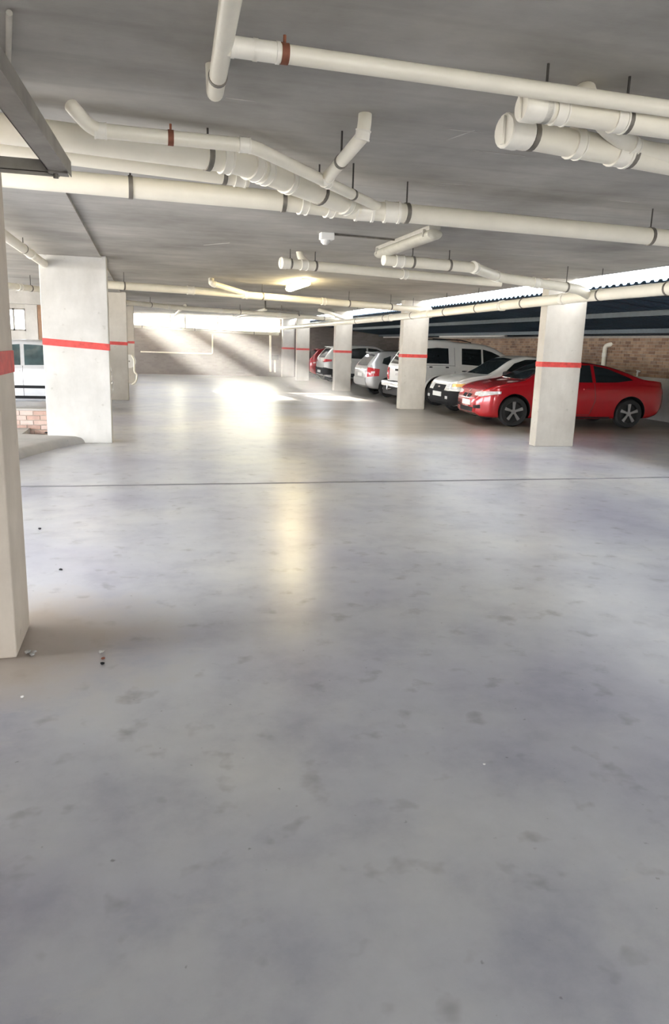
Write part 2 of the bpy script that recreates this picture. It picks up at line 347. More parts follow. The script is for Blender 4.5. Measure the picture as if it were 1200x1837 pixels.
# brick boundary wall behind the parked cars
wr = struct(mesh('wall_right', *boxes([(XW, XW + 0.2, -5, 37.5, -0.1, 2.105), (XW - 0.16, XW, -5, 37.5, -0.1, 1.0)]), 'mortar'))
struct(mesh('trim_2', *boxes([(XW - 0.2, XW + 0.25, 5, 37.5, 1.0, 1.05)]), 'plaster'))
mesh('plinth_plaster', *boxes([(XW - 0.175, XW - 0.158, 5, 37.5, 0, 1.0)]), 'plaster', wr)
bl, bh, bd = 0.222, 0.073, 0.022
me = bpy.data.meshes.new('brick'); me.from_pydata(boxv(-bd, 0.01, 0, bl, 0, bh), [], BOXF); me.materials.append(M['brick'])
V, Fc = [], []; cnt = 0
for r in range(13):
    z = 1.055 + r * 0.083; y = 5.0 - (r % 2) * 0.116
    while y < 37.2:
        if z + bh > 2.10: break
        dx = random.uniform(-0.004, 0.004)
        if 15.6 <= y <= 21.0:
            o = bpy.data.objects.new('brick', me); C.objects.link(o); o.parent = wr; o.location = (XW + dx, y, z)
        elif y > 9:
            k = len(V); V += boxv(XW - bd + dx, XW + 0.01, y, y + bl, z, z + bh); Fc += [tuple(i + k for i in f) for f in BOXF]
        y += 0.232
bk = mesh('brick_courses', V, Fc, 'brick', wr); bk['kind'] = 'stuff'
# left bay: far wall with a window and a pale pier painted for the sunlit wall
YL = 25.0
wx0, wx1, wz0, wz1 = -4.25, -3.55, 1.75, 2.42
wl = struct(mesh('wall_left', *boxes([(-9, wx0, YL, YL + 0.2, 0, 2.77), (wx1, -1.45, YL, YL + 0.2, 0, 2.77), (wx0, wx1, YL, YL + 0.2, 0, wz0), (wx0, wx1, YL, YL + 0.2, wz1, 2.77)]), 'plaster'))
wn = struct(mesh('window_1', *boxes([(wx0, wx0 + 0.05, YL + 0.03, YL + 0.1, wz0, wz1), (wx1 - 0.05, wx1, YL + 0.03, YL + 0.1, wz0, wz1), (wx0, wx1, YL + 0.03, YL + 0.1, wz0, wz0 + 0.05), (wx0, wx1, YL + 0.03, YL + 0.1, wz1 - 0.05, wz1), (-3.93, -3.88, YL + 0.03, YL + 0.1, wz0, wz1)]), 'channel'))
mesh('pane', *boxes([(wx0 + 0.04, -3.92, YL + 0.06, YL + 0.066, wz0 + 0.04, wz1 - 0.04)]), 'pane', wn)
mesh('pane', *boxes([(-3.89, wx1 - 0.04, YL + 0.06, YL + 0.066, wz0 + 0.04, wz1 - 0.04)]), 'pane', wn)
p_ = thing('wall_pier', 'pale pier standing in for sunlit wall beside the small window behind the silver left car', 'pier', (-3.35, YL - 0.2, 0))
mesh('pier_face', *boxes([(-3.52, -3.18, YL - 0.3, YL, 0, 2.77)]), 'column_white', p_)  # pale tone carries the sunlight on this stretch of wall
p_ = thing('wall_pier', 'narrow brown brick pier seen behind the silver left car', 'pier', (-3.05, YL - 0.2, 0))
mesh('pier_face', *boxes([(-3.16, -2.7, YL - 0.35, YL, 0, 2.77)]), 'brick', p_)

# ------------------------------------------------------------------ columns
def column(label, x0, x1, y0, y1, z1, mat, stripe=1.40, tilt=0.0, sh=0.085, z0=0.0):
    t = thing('concrete_column', label, 'column', ((x0 + x1) / 2, (y0 + y1) / 2, z0), 'columns with a red stripe')
    s = mesh('shaft', boxv(x0, x1, y0, y1, z0, z1), BOXF, mat, t); bevel(s, 0.012, 2)
    e = 0.003
    V = boxv(x0 - e, x1 + e, y0 - e, y1 + e, stripe - sh / 2, stripe + sh / 2)
    V = [(x, y, z - tilt * ((x - x0) / (x1 - x0) - 0.5)) for x, y, z in V]
    mesh('red_stripe', V, BOXF, 'stripe', t)
    return t
column('nearest column, cream, cut by the left edge of the view, grit at its foot', -1.35, -0.675, 3.79, 4.24, CEIL, 'column_cream_sun', 1.47, 0, 0.11)
column('broad whitewashed column standing on the kerb in front of the silver left car', -1.50, -0.55, 12.08, 12.40, CEIL, 'column_white', 1.50, 0.06, 0.10)
column('left-hand column just behind the broad whitewashed one', -1.35, -0.48, 20.8, 21.1, CEIL, 'column', 1.49, 0.02)
column('farthest left-hand column, beside the white bent pipe', -1.25, -0.42, 29.0, 29.3, CEIL, 'column', 1.49)
column('column standing in front of the red coupe', 6.50, 7.24, 11.58, 11.80, 2.98, 'column')
column('column between the white pickup nose and the tail of the white canopy truck', 6.50, 7.20, 18.85, 19.12, 2.98, 'column')
column('column between the silver hatchback and the white crossover', 6.58, 7.20, 26.45, 26.72, 2.98, 'column')
column('column beyond the white crossover, second from the far wall', 6.58, 7.16, 33.6, 33.86, 2.98, 'column')
column('pilaster against the far wall at the end of the right-hand row', 6.55, 7.15, 37.15, 37.49, 2.98, 'plaster')

# ------------------------------------------------------------------ carport roof over the right-hand bays
cr = thing('carport_roof', 'dark blue corrugated steel roof over the right-hand parking bays', 'roof', (9.9, 20, 2.3))
X0, X1, ZA, ZB = 7.28, XW + 0.3, 2.66, 2.08
def sheet_z(x): return ZA + (ZB - ZA) * (x - X0) / (X1 - X0)
pitch, depth, sw = 0.19, 0.035, 0.76
prof = [(0, 0), (0.07, 0), (0.10, 1), (0.16, 1), (0.19, 0)]
y = -4.96
while y < 37.3:
    V, Fc = [], []; pr = []
    for k in range(4):
        for a, hgt in prof[:-1]: pr.append((y + k * pitch + a, hgt * depth))
    pr.append((y + sw + 0.02, 0.0))
    for x in (X0, X1):
        for yy, hh in pr: V.append((x, yy, sheet_z(x) + hh))
    n = len(pr); V += [(v[0], v[1], v[2] - 0.002) for v in V]
    for i in range(n - 1): Fc += [(i, n + i, n + i + 1, i + 1), (2 * n + i, 2 * n + i + 1, 3 * n + i + 1, 3 * n + i)]
    mesh('roofing_sheet', V, Fc, 'sheet', cr); y += sw
for x in (7.5, 9.4, 11.6):
    z = sheet_z(x) - 0.003
    mesh('purlin', *boxes([(x - 0.03, x + 0.03, -4.9, 37.4, z - 0.012, z - 0.001), (x - 0.03, x - 0.022, -4.9, 37.4, z - 0.09, z - 0.012), (x - 0.03, x + 0.03, -4.9, 37.4, z - 0.10, z - 0.09)]), 'purlin', cr)
# wall above the slab edge (the storeys over the garage)
struct(mesh('wall_upper', *boxes([(6.3, XR, -5, 37.9, 3.2, 6.0)]), 'plaster'))

# ------------------------------------------------------------------ pipes
P = atz
def px_r(px, d): return px * d / F / 2
z1 = 2.66
a, b_ = P(414, 83, z1), P(1195, 194, z1); d_ = (b_ - a).normalized()
pipe_run('drain_pipe', 'thin cream pipe nearest the camera crossing the top of the view', [a - d_ * 0.02, b_ + d_ * 3.6], 0.033,
         couplings=[(475, 93), (440, 88)], clamps=[(507, 97)], rusty=(0,))
s0, s1 = P(407, 40, z1), P(385, 172, z1)
pipe_run('drain_pipe', 'short grey stub pipe with a clamp at the top edge, left of centre', [s0 + (s0 - s1).normalized() * 0.6, s1, Vector((s1.x, s1.y + 0.05, CEIL))], 0.036, couplings=[], clamps=[(391, 138)], bend=0.06)
z2 = 2.62
a, b_ = P(948, 193, z2), P(1195, 227, z2); d_ = (b_ - a).normalized()
pipe_run('drain_pipe', 'upper of the two capped pipes at top right', [a, b_ + d_ * 3.2], 0.050, couplings=[(1000, 200, 0.03), (1108, 215, 0.03)], clamps=[(978, 197), (1120, 217)], caps=[0])
a, b_ = P(915, 236, 2.60), P(1195, 289, 2.60); d_ = (b_ - a).normalized()
pipe_run('drain_pipe', 'lower and thicker of the two capped pipes at top right', [a, b_ + d_ * 2.9], 0.064, couplings=[(1030, 258, 0.03), (1110, 272, 0.05)], clamps=[(952, 243), (1127, 277)], caps=[0])
a, b_ = P(1085, 225, 2.66), P(1140, 268, 2.62); c_ = P(1260, 285, 2.62)
pipe_run('drain_pipe', 'slanting branch pipe between the two capped pipes at top right', [P(1050, 160, CEIL), P(1052, 172, 2.72), a, b_, c_], 0.046, bend=0.1, couplings=[(1130, 262, 0.03)])
# the long main and the runs joining it
z3 = 2.58
main = [P(-140, 300, z3), P(0, 315, z3), P(510, 361, z3), P(640, 377, z3), P(722, 382, z3), P(1195, 427, z3)]
main.append(main[-1] + (main[-1] - main[-2]).normalized() * 1.9)
pipe_run('drain_pipe', 'long main pipe crossing the whole ceiling from left edge to right edge', main, 0.068, couplings=[(545, 366, 0.03), (590, 371, 0.03), (655, 379, 0.07), (704, 381, 0.06)], clamps=[(510, 361), (727, 382), (1165, 424), (235, 337)])
z4 = 2.65
p4 = [P(-140, 212, z4), P(50, 237, z4), P(372, 280, z4), P(430, 290, z4), P(640, 373, z3 + 0.02)]
pipe_run('drain_pipe', 'thick cream pipe at upper left bending down to the long main', p4, 0.074, couplings=[(405, 286, 0.03), (452, 299, 0.04), (472, 307, 0.03), (515, 324, 0.025), (618, 364, 0.03)], clamps=[(372, 280), (572, 346)], bend=0.2)
z5 = 2.59
p5 = [P(128, 190, 2.67), P(134, 197, z5 + 0.06), P(166, 233, z5), P(452, 262, z5), P(694, 379, z3 + 0.03)]
pipe_run('drain_pipe', 'thin pipe with an elbow at upper left, lying along the thick pipe', p5, 0.034, couplings=[(180, 234, 0.03), (440, 261, 0.03), (585, 327, 0.03)], clamps=[(307, 247), (632, 349)], rusty=(0,), bend=0.09)
pipe_run('drain_pipe', 'shaded pipe running below the thick pipe at upper left', [P(-100, 250, 2.68), P(95, 277, 2.68), P(445, 322, 2.68)], 0.050, clamps=[(97, 277), (402, 316)], couplings=[(430, 321, 0.04)])
p7 = [P(655, 205, CEIL), P(654, 222, 2.74), P(650, 245, 2.68), P(583, 324, 2.60)]
pipe_run('drain_pipe', 'short diagonal branch with an upturned elbow near the middle of the ceiling', p7, 0.036, couplings=[(651, 243, 0.025), (588, 318, 0.02)], clamps=[(612, 290)], bend=0.06)
# middle distance
p8 = [P(508, 472, 2.62), P(845, 503, 2.62), P(900, 507, 2.60)]
pipe_run('drain_pipe', 'capped pipe behind the unlit batten lamp, ending left above the lit lamp', p8, 0.062, clamps=[(520, 473), (565, 477)], caps=[0], couplings=[(545, 475, 0.05), (725, 492, 0.04)])
pipe_run('drain_pipe', 'small angled inlet on the capped pipe above the lit lamp', [P(537, 452, CEIL), P(539, 462, 2.72), P(553, 476, 2.63)], 0.045, bend=0.05)
p9 = [P(688, 466, 2.62), P(850, 480, 2.62), P(893, 497, 2.58), P(1038, 519, 2.50), atX(1058, 531, 6.40)]
pipe_run('drain_pipe', 'pipe with two bends running from the unlit batten lamp to the right-hand row pipe', p9, 0.066, clamps=[(740, 470), (805, 476), (1015, 515)], couplings=[(715, 468, 0.06), (850, 480, 0.04), (890, 496, 0.04), (960, 508, 0.05)], bend=0.15)
p10 = [atX(1195, 518, 6.40), atX(1055, 531, 6.40), atX(770, 563, 6.40), atX(600, 580, 6.40), atX(500, 589, 6.40)]
p10 = [p10[0] + (p10[0] - p10[1]).normalized() * 4] + p10
pipe_run('drain_pipe', 'long grey-white pipe hung along the tops of the right-hand columns', p10, 0.082, clamps=[(1198, 517), (1076, 529), (940, 544), (858, 553), (800, 560), (740, 566), (690, 571), (640, 576)], couplings=[(1010, 536, 0.05), (900, 548, 0.05), (770, 563, 0.04), (700, 570, 0.05), (600, 580, 0.05)], rods=True)
p11 = [P(150, 508, 2.56), P(345, 521, 2.56), P(440, 529, 2.56), P(560, 539, 2.55), P(772, 557, 2.50)]
pipe_run('drain_pipe', 'cream pipe crossing the ceiling just beyond the lit lamp', p11, 0.072, clamps=[(222, 514), (470, 531), (625, 545), (700, 551)], couplings=[(342, 520, 0.07), (440, 529, 0.06), (580, 541, 0.05)])
pipe_run('drain_pipe', 'short branch dropping onto the cream pipe left of the lit lamp', [P(379, 500, CEIL), P(379, 508, 2.68), P(444, 528, 2.58)], 0.055, couplings=[(384, 510, 0.03)], bend=0.08)
p12 = [P(200, 540, 2.58), P(330, 553, 2.58), P(480, 563, 2.56), P(640, 576, 2.50)]
pipe_run('drain_pipe', 'farther cross pipe just in front of the bright opening', p12, 0.070, couplings=[(300, 550, 0.06), (395, 557, 0.06), (500, 565, 0.06)], clamps=[(270, 547), (430, 560), (580, 571)])
pipe_run('drain_pipe', 'short angled inlet in front of the bright opening', [P(572, 556, 2.75), P(590, 561, 2.66), P(622, 572, 2.54)], 0.06, clamps=[])
p13 = [atY(190, 583, 36.3), atY(260, 586, 36.3), atY(500, 600, 36.3)]
pipe_run('drain_pipe', 'cream pipe along the top of the far wall', p13, 0.065, couplings=[0.3, 0.7], clamps=[0.2, 0.5, 0.85], rods=True)
for i, (xx, lab) in enumerate(((318, 'left'), (435, 'right'))):
    p_ = atY(xx, 560, 30)
    pipe_run('drain_pipe', ['slim pipe running away under the slab, left of centre before the bright opening', 'slim pipe running away under the slab, right of centre before the bright opening'][i], [Vector((p_.x, 24, 2.66)), Vector((p_.x, 37.4, 2.62))], 0.05, couplings=[0.5], clamps=[0.3, 0.7])
# dark conduit bracket in mid distance
t = thing('steel_conduit', 'dark steel conduit bracket hanging beyond the lit lamp', 'conduit', P(475, 552, 2.6))
tube('conduit', [P(476, 540, CEIL), P(476, 553, 2.58), P(536, 560, 2.56), P(537, 566, 2.5)], 0.025, 'clamp', t, 10, rad=0.05)
tube('spacer', [P(505, 556, 2.58), P(505, 549, 2.66)], 0.02, 'clamp', t, 8)
# left bay pipes
l0, l1 = P(5, 420, 2.64), P(70, 466, 2.64)
pipe_run('drain_pipe', 'pipe running towards the broad whitewashed column at the left edge', [l0 + (l0 - l1).normalized() * 3, l0, Vector((l1.x, 12.07, 2.64))], 0.055, clamps=[(42, 446)], couplings=[(55, 455, 0.04)])
pipe_run('drain_pipe', 'pipe crossing the left bay above the silver left car', [P(-60, 508, 2.52), P(10, 512, 2.52), P(85, 521, 2.52)], 0.06, couplings=[(35, 515, 0.05)], clamps=[(55, 518)])
t = thing('ceiling_beam', 'grey concrete downstand beam crossing the left bay behind the silver left car', 'beam', (-5, 22, 2.4))
mesh('beam_face', *boxes([(-9, -1.4, 21.6, 21.9, 2.42, 2.78)]), 'plaster', t)
# downpipes on the far wall
t = pipe_run('downpipe', 'white downpipe on the far wall beside the right-hand pilaster', [atY(485, 596, 37.42), atY(485, 667, 37.42)], 0.055, couplings=[0.4], group='downpipes')
t = pipe_run('downpipe', 'short white riser with a dark box beside the far downpipe', [atY(493, 645, 37.42), atY(493, 668, 37.42)], 0.05, group='downpipes')
q = atY(493, 642, 37.4); box('valve_box', (q.x - 0.17, q.x + 0.17, q.y - 0.1, q.y + 0.09, q.z - 0.1, q.z + 0.14), 'black', t)
pipe_run('wall_pipe', 'thin white pipe making a corner on the far wall', [atY(252, 631, 37.44), atY(381, 635, 37.44), atY(381, 600, 37.44)], 0.035, bend=0.1, couplings=[0.45], group='downpipes')
hx = [atY(236, 637, 28.2), atY(241, 645, 28.2), atY(241, 667, 28.2), atY(246, 672, 28.2), atY(245, 684, 28.2), atY(232, 694, 28.2)]
pipe_run('wall_pipe', 'white bent pipe beside the farthest left-hand column', hx, 0.032, bend=0.15, couplings=[0.6], group='downpipes')
q = atY(232, 648, 28.4)
t = thing('hose_reel', 'brownish hose reel behind the left-hand columns', 'hose reel', (q.x, q.y, q.z))
tube('drum', [q + Vector((0, -0.06, 0)), q + Vector((0, 0.06, 0))], 0.2, simple('hose_brown', (0.35, 0.22, 0.17), 0.7), t, 20)
tube('flange', [q + Vector((0, -0.08, 0)), q + Vector((0, -0.06, 0))], 0.24, 'white_plastic', t, 20)
tube('bracket', [q + Vector((-0.25, 0.1, 0)), q + Vector((-0.25, 0.6, 0))], 0.03, 'channel', t, 8)
tube('axle', [q + Vector((-0.25, 0.1, 0)), q + Vector((0.0, 0.1, 0)), q + Vector((0, -0.1, 0))], 0.03, 'channel', t, 8)
# stub pipe on the brick wall behind the red coupe
e0, e1, e2 = atX(1085, 655, XW - 0.09), atX(1086, 620, XW - 0.09), atX(1094, 615, XW + 0.05)
pipe_run('downpipe', 'cream pipe with an elbow fixed to the brick wall behind the red coupe', [Vector((e1.x, e1.y, 1.05)), e1, Vector((XW + 0.06, e1.y - 0.25, e1.z + 0.06))], 0.065, bend=0.1, couplings=[(1085, 637, 0.05)], group='downpipes')
q = atX(1143, 672, XW - 0.1)
t = thing('wall_tap', 'small white tap fitting on the wall ledge behind the red coupe boot', 'tap', (q.x, q.y, 1.05))
tube('tap_body', [Vector((q.x, q.y, 1.05)), Vector((q.x, q.y, 1.18)), Vector((XW - 0.01, q.y, 1.18))], 0.022, 'white_plastic', t, 10, rad=0.03)
tube('tap_handle', [Vector((q.x, q.y - 0.05, 1.2)), Vector((q.x, q.y + 0.05, 1.2))], 0.014, 'white_plastic', t, 8)

# ------------------------------------------------------------------ lamps and small ceiling fixtures
def batten(label, x, y0, y1, z, lit):
    t = thing('batten_lamp', label, 'lamp', (x, (y0 + y1) / 2, z), 'batten lamps')
    box('housing', (x - 0.065, x + 0.065, y0 + 0.02, y1 - 0.02, CEIL - 0.045, CEIL + 0.0), 'batten', t, 0.008)
    zc = CEIL - 0.085; V, Fc = [], []
    ys = [y0, y0 + 0.012, y0 + 0.05, y1 - 0.05, y1 - 0.012, y1]; rs = [0.055, 0.078, 0.085, 0.085, 0.078, 0.055]
    for yy, rr in zip(ys, rs):
        for k in range(20):
            a = 2 * math.pi * k / 20; V.append((x + rr * math.cos(a), yy, zc + rr * 0.62 * math.sin(a)))
    for i in range(5):
        for k in range(20): Fc.append((i * 20 + k, i * 20 + (k + 1) % 20, (i + 1) * 20 + (k + 1) % 20, (i + 1) * 20 + k))
    Fc += [tuple(range(20)), tuple(range(100, 120))]
    smooth30(fixn(mesh('diffuser', V, Fc, 'lit' if lit else 'diffuser', t)))
    for yy in (y0 + 0.12, y1 - 0.12):
        box('clip', (x - 0.092, x + 0.092, yy - 0.012, yy + 0.012, CEIL - 0.1, CEIL - 0.03), 'batten', t)
    return t
batten('unlit batten lamp with a yellowed tube cover near mid ceiling', 2.82, 7.35, 9.2, 2.7, False)
batten('lit batten lamp glowing warm yellow in mid ceiling', 2.90, 14.0, 15.75, 2.7, True)
def wall_batten(label, p, q):
    t = thing('batten_lamp', label, 'lamp', p, 'batten lamps')
    d = (q - p); box('housing', (p.x - 0.05, p.x + 0.05, min(p.y, q.y), max(p.y, q.y), p.z, p.z + 0.07), 'batten', t)
    tube('tube', [Vector((p.x - 0.06, min(p.y, q.y) + 0.05, p.z + 0.035)), Vector((p.x - 0.06, max(p.y, q.y) - 0.05, p.z + 0.035))], 0.02, 'white_plastic', t, 10)
wall_batten('unlit tube lamp under the carport roof above the white canopy truck', Vector((11.6, 23.2, 2.048)), Vector((11.6, 29.0, 2.048)))
wall_batten('unlit tube lamp under the carport roof above the silver hatchback', Vector((11.6, 31.5, 2.048)), Vector((11.6, 36.5, 2.048)))
q = P(586, 428, 2.74)
t = thing('ceiling_sensor', 'white box sensor with a round base on the middle of the ceiling', 'sensor', (q.x, q.y, CEIL))
box('mount_box', (q.x - 0.075, q.x + 0.075, q.y - 0.06, q.y + 0.06, CEIL - 0.075, CEIL), 'white_plastic', t, 0.008)
V, Fc = tube_geo([Vector((q.x - 0.015, q.y, CEIL - 0.074)), Vector((q.x - 0.015, q.y, CEIL - 0.1)), Vector((q.x - 0.015, q.y, CEIL - 0.125))], [0.055, 0.05, 0.025], 18)
smooth30(mesh('sensor_dome', V, Fc, 'white_plastic', t))
tube('conduit', [Vector((q.x + 0.075, q.y, CEIL - 0.012)), Vector((q.x + 0.95, q.y + 0.12, CEIL - 0.012))], 0.01, 'clamp', t, 8)
# steel channel bracket off the nearest column
t = thing('steel_channel', 'dark steel channel frame beside the nearest column at top left', 'channel', (-0.4, 3.4, 2.35))
def cchan(name, p, q, wd, hg, parent, n=Vector((0, 0, 1))):
    d = (q - p).normalized(); s = n.cross(d).normalized(); V, Fc = [], []
    def slab(a0, a1, b0, b1):
        k = len(V)
        for e in (p, q):
            for a, b2 in ((a0, b0), (a1, b0), (a1, b1), (a0, b1)): V.append(e + s * a + n * b2)
        Fc.extend([tuple(k + i for i in f) for f in ((0, 1, 2, 3), (7, 6, 5, 4), (0, 4, 5, 1), (1, 5, 6, 2), (2, 6, 7, 3), (3, 7, 4, 0))])
    slab(-wd / 2, wd / 2, -0.004, 0.0); slab(-wd / 2, -wd / 2 + 0.004, -0.02, hg); slab(wd / 2 - 0.004, wd / 2, -0.004, hg)
    return fixn(mesh(name, V, Fc, 'channel', parent))
A0, A1 = P(-25, 120, 2.35), P(108, 308, 2.35)
cchan('rail', A0 + (A0 - A1) * 0.3, A1, 0.10, 0.045, t)
B0, B1 = P(-40, 300, 2.35), P(108, 312, 2.35)
cchan('cross_bar', Vector((-0.665, B1.y, 2.35)), B1, 0.065, 0.05, t)
tube('joint_bolt', [A1 + Vector((-0.02, 0, -0.03)), A1 + Vector((-0.02, 0, 0.05))], 0.012, 'clamp', t, 10)
mesh('end_plate', *boxes([(A1.x - 0.05, A1.x + 0.035, A1.y - 0.035, A1.y + 0.045, 2.338, 2.346)]), 'channel', t)
g0 = P(15, 95, CEIL - 0.015); g1 = P(13, 182, CEIL - 0.015)
tag(tube('ceiling_conduit', [g0 + (g0 - g1) * 0.6, g1], 0.012, 'batten', None, 10), 'thin pale conduit on the slab at the top left corner', 'conduit')

# ------------------------------------------------------------------ kerb and low brick wall on the left
t = thing('concrete_kerb', 'rounded concrete kerb curving round the broad whitewashed column', 'kerb', (-2, 12, 0))
outer = [(-2.6, 7.2), (-2.1, 8.8), (-1.68, 10.4), (-1.50, 10.95), (-1.30, 11.5), (-1.05, 11.95), (-0.80, 12.3), (-0.72, 12.6)]
out2 = []
for i in range(len(outer) - 1):
    for k in range(4):
        f = k / 4; out2.append((outer[i][0] * (1 - f) + outer[i + 1][0] * f, outer[i][1] * (1 - f) + outer[i + 1][1] * f))
out2.append(outer[-1]); V, Fc = [], []
ns = len(out2); sec = [(0, 0.0), (0.015, 0.5), (0.05, 0.85), (0.12, 1.0), (0.4, 1.0), (0.9, 1.0)]
for i, (x, y) in enumerate(out2):
    s = i / (ns - 1); hgt = 0.12 * min(1, (1 - s) * 3.2 + 0.08)
    for o_, hh in sec: V.append((x - o_ * 0.92, y + o_ * 0.38, hgt * hh))
k = len(sec)
for i in range(ns - 1):
    for j in range(k - 1): Fc.append((i * k + j, (i + 1) * k + j, (i + 1) * k + j + 1, i * k + j + 1))
smooth30(fixn(mesh('kerb_lip', V, Fc, 'kerb', t)))
mesh('apron', *boxes([(-6.5, -1.9, 10.6, 13.12, 0, 0.118)]), 'kerb', t)
bw = thing('brick_wall', 'low wall of pinkish bricks in front of the silver left car', 'wall', (-3.5, 13.3, 0))
mesh('mortar_core', *boxes([(-6.4, -1.40, 13.15, 13.33, 0, 0.41)]), 'mortar', bw)
mb = bpy.data.meshes.new('brick'); mb.from_pydata(boxv(0, 0.2, -0.015, 0.01, 0, 0.066), [], BOXF); mb.materials.append(M['brick_pink'])
for r in range(5):
    for i in range(12):
        o = bpy.data.objects.new('brick', mb); C.objects.link(o); o.parent = bw
        o.location = Vector((-1.62 - 0.212 * i - (r % 2) * 0.106 - 0.0, 13.148 + random.uniform(-0.006, 0.006), 0.004 + r * 0.079 + 0.01)) - Vector((-3.5, 13.3, 0)) + Vector((0, 0, 0))
mesh('coping', *boxes([(-6.4, -1.40, 13.12, 13.36, 0.405, 0.43)]), 'kerb', bw)

# ------------------------------------------------------------------ cars
def pchip(pts):
    xs = np.array([p[0] for p in pts], float); ys = np.array([p[1] for p in pts], float)
    h = np.diff(xs); dl = np.diff(ys) / h; m = np.zeros(len(xs)); m[0], m[-1] = dl[0], dl[-1]
    for i in range(1, len(xs) - 1):
        if dl[i - 1] * dl[i] > 0:
            w1, w2 = 2 * h[i] + h[i - 1], h[i] + 2 * h[i - 1]; m[i] = (w1 + w2) / (w1 / dl[i - 1] + w2 / dl[i])
    def f(x):
        x = min(max(x, xs[0]), xs[-1]); i = min(int(np.searchsorted(xs, x, side='right')) - 1, len(xs) - 2); i = max(i, 0)
        t = (x - xs[i]) / h[i]
        return float((2 * t**3 - 3 * t**2 + 1) * ys[i] + (t**3 - 2 * t**2 + t) * h[i] * m[i] + (-2 * t**3 + 3 * t**2) * ys[i + 1] + (t**3 - t**2) * h[i] * m[i + 1])
    return f
def catmull(pts, n=3):
    out = []; P_ = [pts[0]] + list(pts) + [pts[-1]]
    for i in range(1, len(P_) - 2):
        p0, p1, p2, p3 = [np.array(q, float) for q in P_[i - 1:i + 3]]
        for k in range(n):
            t = k / n; out.append(0.5 * ((2 * p1) + (-p0 + p2) * t + (2 * p0 - 5 * p1 + 4 * p2 - p3) * t**2 + (-p0 + 3 * p1 - 3 * p2 + p3) * t**3))
    out.append(np.array(pts[-1], float)); return out
class Car:
    def __init__(s, name, label, paint, xr, xf, W, top, belt, bot, axles, wr, tumble=0.42, fr=0.34, rr=0.28, fround=0.22, rround=0.14, tread=0.20, gx=None):
        s.t = thing(name, label, 'car', (0, 0, 0), 'parked cars'); s.paint = paint; s.W = W; s.axles, s.wr = axles, wr
        T, B, Z = pchip(top), pchip(belt), pchip(bot)
        st = sorted(set([xr + rr * (k / 8) ** 1.8 for k in range(9)] + [xf - fr * (k / 10) ** 1.8 for k in range(11)] + list(np.linspace(xr + rr, xf - fr, 70))))
        rings = []
        for x in st:
            w_ = W
            if x > xf - fr: w_ *= 1 - fround * ((x - (xf - fr)) / fr) ** 2.2
            if x < xr + rr: w_ *= 1 - rround * (((xr + rr) - x) / rr) ** 2.2
            zb, zs, zt = Z(x), B(x), T(x); zs = min(zs, zt - 0.015); hg = zt - zs; bh_ = zs - zb
            we = 0.955 * w_ - tumble * max(0, hg - 0.08)            # half width at the roof edge
            ws = 0.955 * w_
            rad = min(0.10, hg * 0.45)
            pts = [(0, zb), (0.8 * w_, zb), (0.92 * w_, zb + 0.02), (0.965 * w_, zb + 0.10 * bh_), (0.985 * w_, zb + 0.3 * bh_), (1.0 * w_, zb + 0.58 * bh_), (0.992 * w_, zb + 0.8 * bh_), (0.975 * w_, zs - 0.06 * bh_), (ws, zs)]
            for f_ in (0.3, 0.6): pts.append((ws + (we - ws) * f_, zs + (hg - rad) * f_))
            pts += [(we, zt - rad), (we - rad * 0.4, zt - rad * 0.38), (we - rad * 1.25, zt - rad * 0.1), (we * 0.5, zt - 0.006 if hg > .05 else zt - 0.002), (0, zt)]
            rings.append([(x, q[0], q[1]) for q in catmull(pts, 3)])
        n = len(rings[0]); V, Fc = [], []
        for rg_ in rings:
            V += rg_ + [(x, -y, z) for x, y, z in rg_[-2:0:-1]]
        k = 2 * n - 2
        for i in range(len(rings) - 1):
            for j in range(k): Fc.append((i * k + j, i * k + (j + 1) % k, (i + 1) * k + (j + 1) % k, (i + 1) * k + j))
        Fc += [tuple(range(k)), tuple((len(rings) - 1) * k + j for j in range(k))]
        s.body = fixn(mesh('body', V, Fc, paint, s.t, local=True))
        me = s.body.data; s.bvh = BVHTree.FromPolygons([v.co for v in me.vertices], [tuple(p.vertices) for p in me.polygons])
        # wheel arches
        cv, cf = [], []
        for ax in axles:
            for sd in (-1, 1):
                g, h_ = tube_geo([Vector((ax, sd * (W - 0.30), wr + 0.015)), Vector((ax, sd * (W + 0.2), wr + 0.015))], wr * 1.13, 28)
                kk = len(cv); cv += g; cf += [tuple(i + kk for i in f) for f in h_]
        cut = fixn(mesh('cut', cv, cf, 'black')); md = s.body.modifiers.new('arch', 'BOOLEAN'); md.object = cut; md.operation = 'DIFFERENCE'; md.solver = 'EXACT'; md.material_mode = 'TRANSFER'
        dg = bpy.context.evaluated_depsgraph_get(); nm = bpy.data.meshes.new_from_object(s.body.evaluated_get(dg)); s.body.modifiers.clear(); s.body.data = nm; nm.name = 'body'
        bpy.data.objects.remove(cut); smooth30(s.body)
    def cast(s, a, b_, d):
        if d == 'left': o, dr = Vector((a, 4, b_)), Vector((0, -1, 0))
        elif d == 'right': o, dr = Vector((a, -4, b_)), Vector((0, 1, 0))
        elif d == 'front': o, dr = Vector((6, a, b_)), Vector((-1, 0, 0))
        elif d == 'rear': o, dr = Vector((-6, a, b_)), Vector((1, 0, 0))
        elif d == 'top': o, dr = Vector((a, b_, 5)), Vector((0, 0, -1))
        elif isinstance(d, tuple):               # ('dir', vector): a runs sideways in the horizontal plane, b is height
            dr = Vector(d[1]).normalized(); sd = Vector((-dr.y, dr.x, 0)).normalized(); o = sd * a + Vector((0, 0, b_)) - dr * 6
        hit, nr, _, _ = s.bvh.ray_cast(o, dr)
        if hit is None: return None
        if nr.dot(dr) > 0: nr = -nr
        return hit, nr
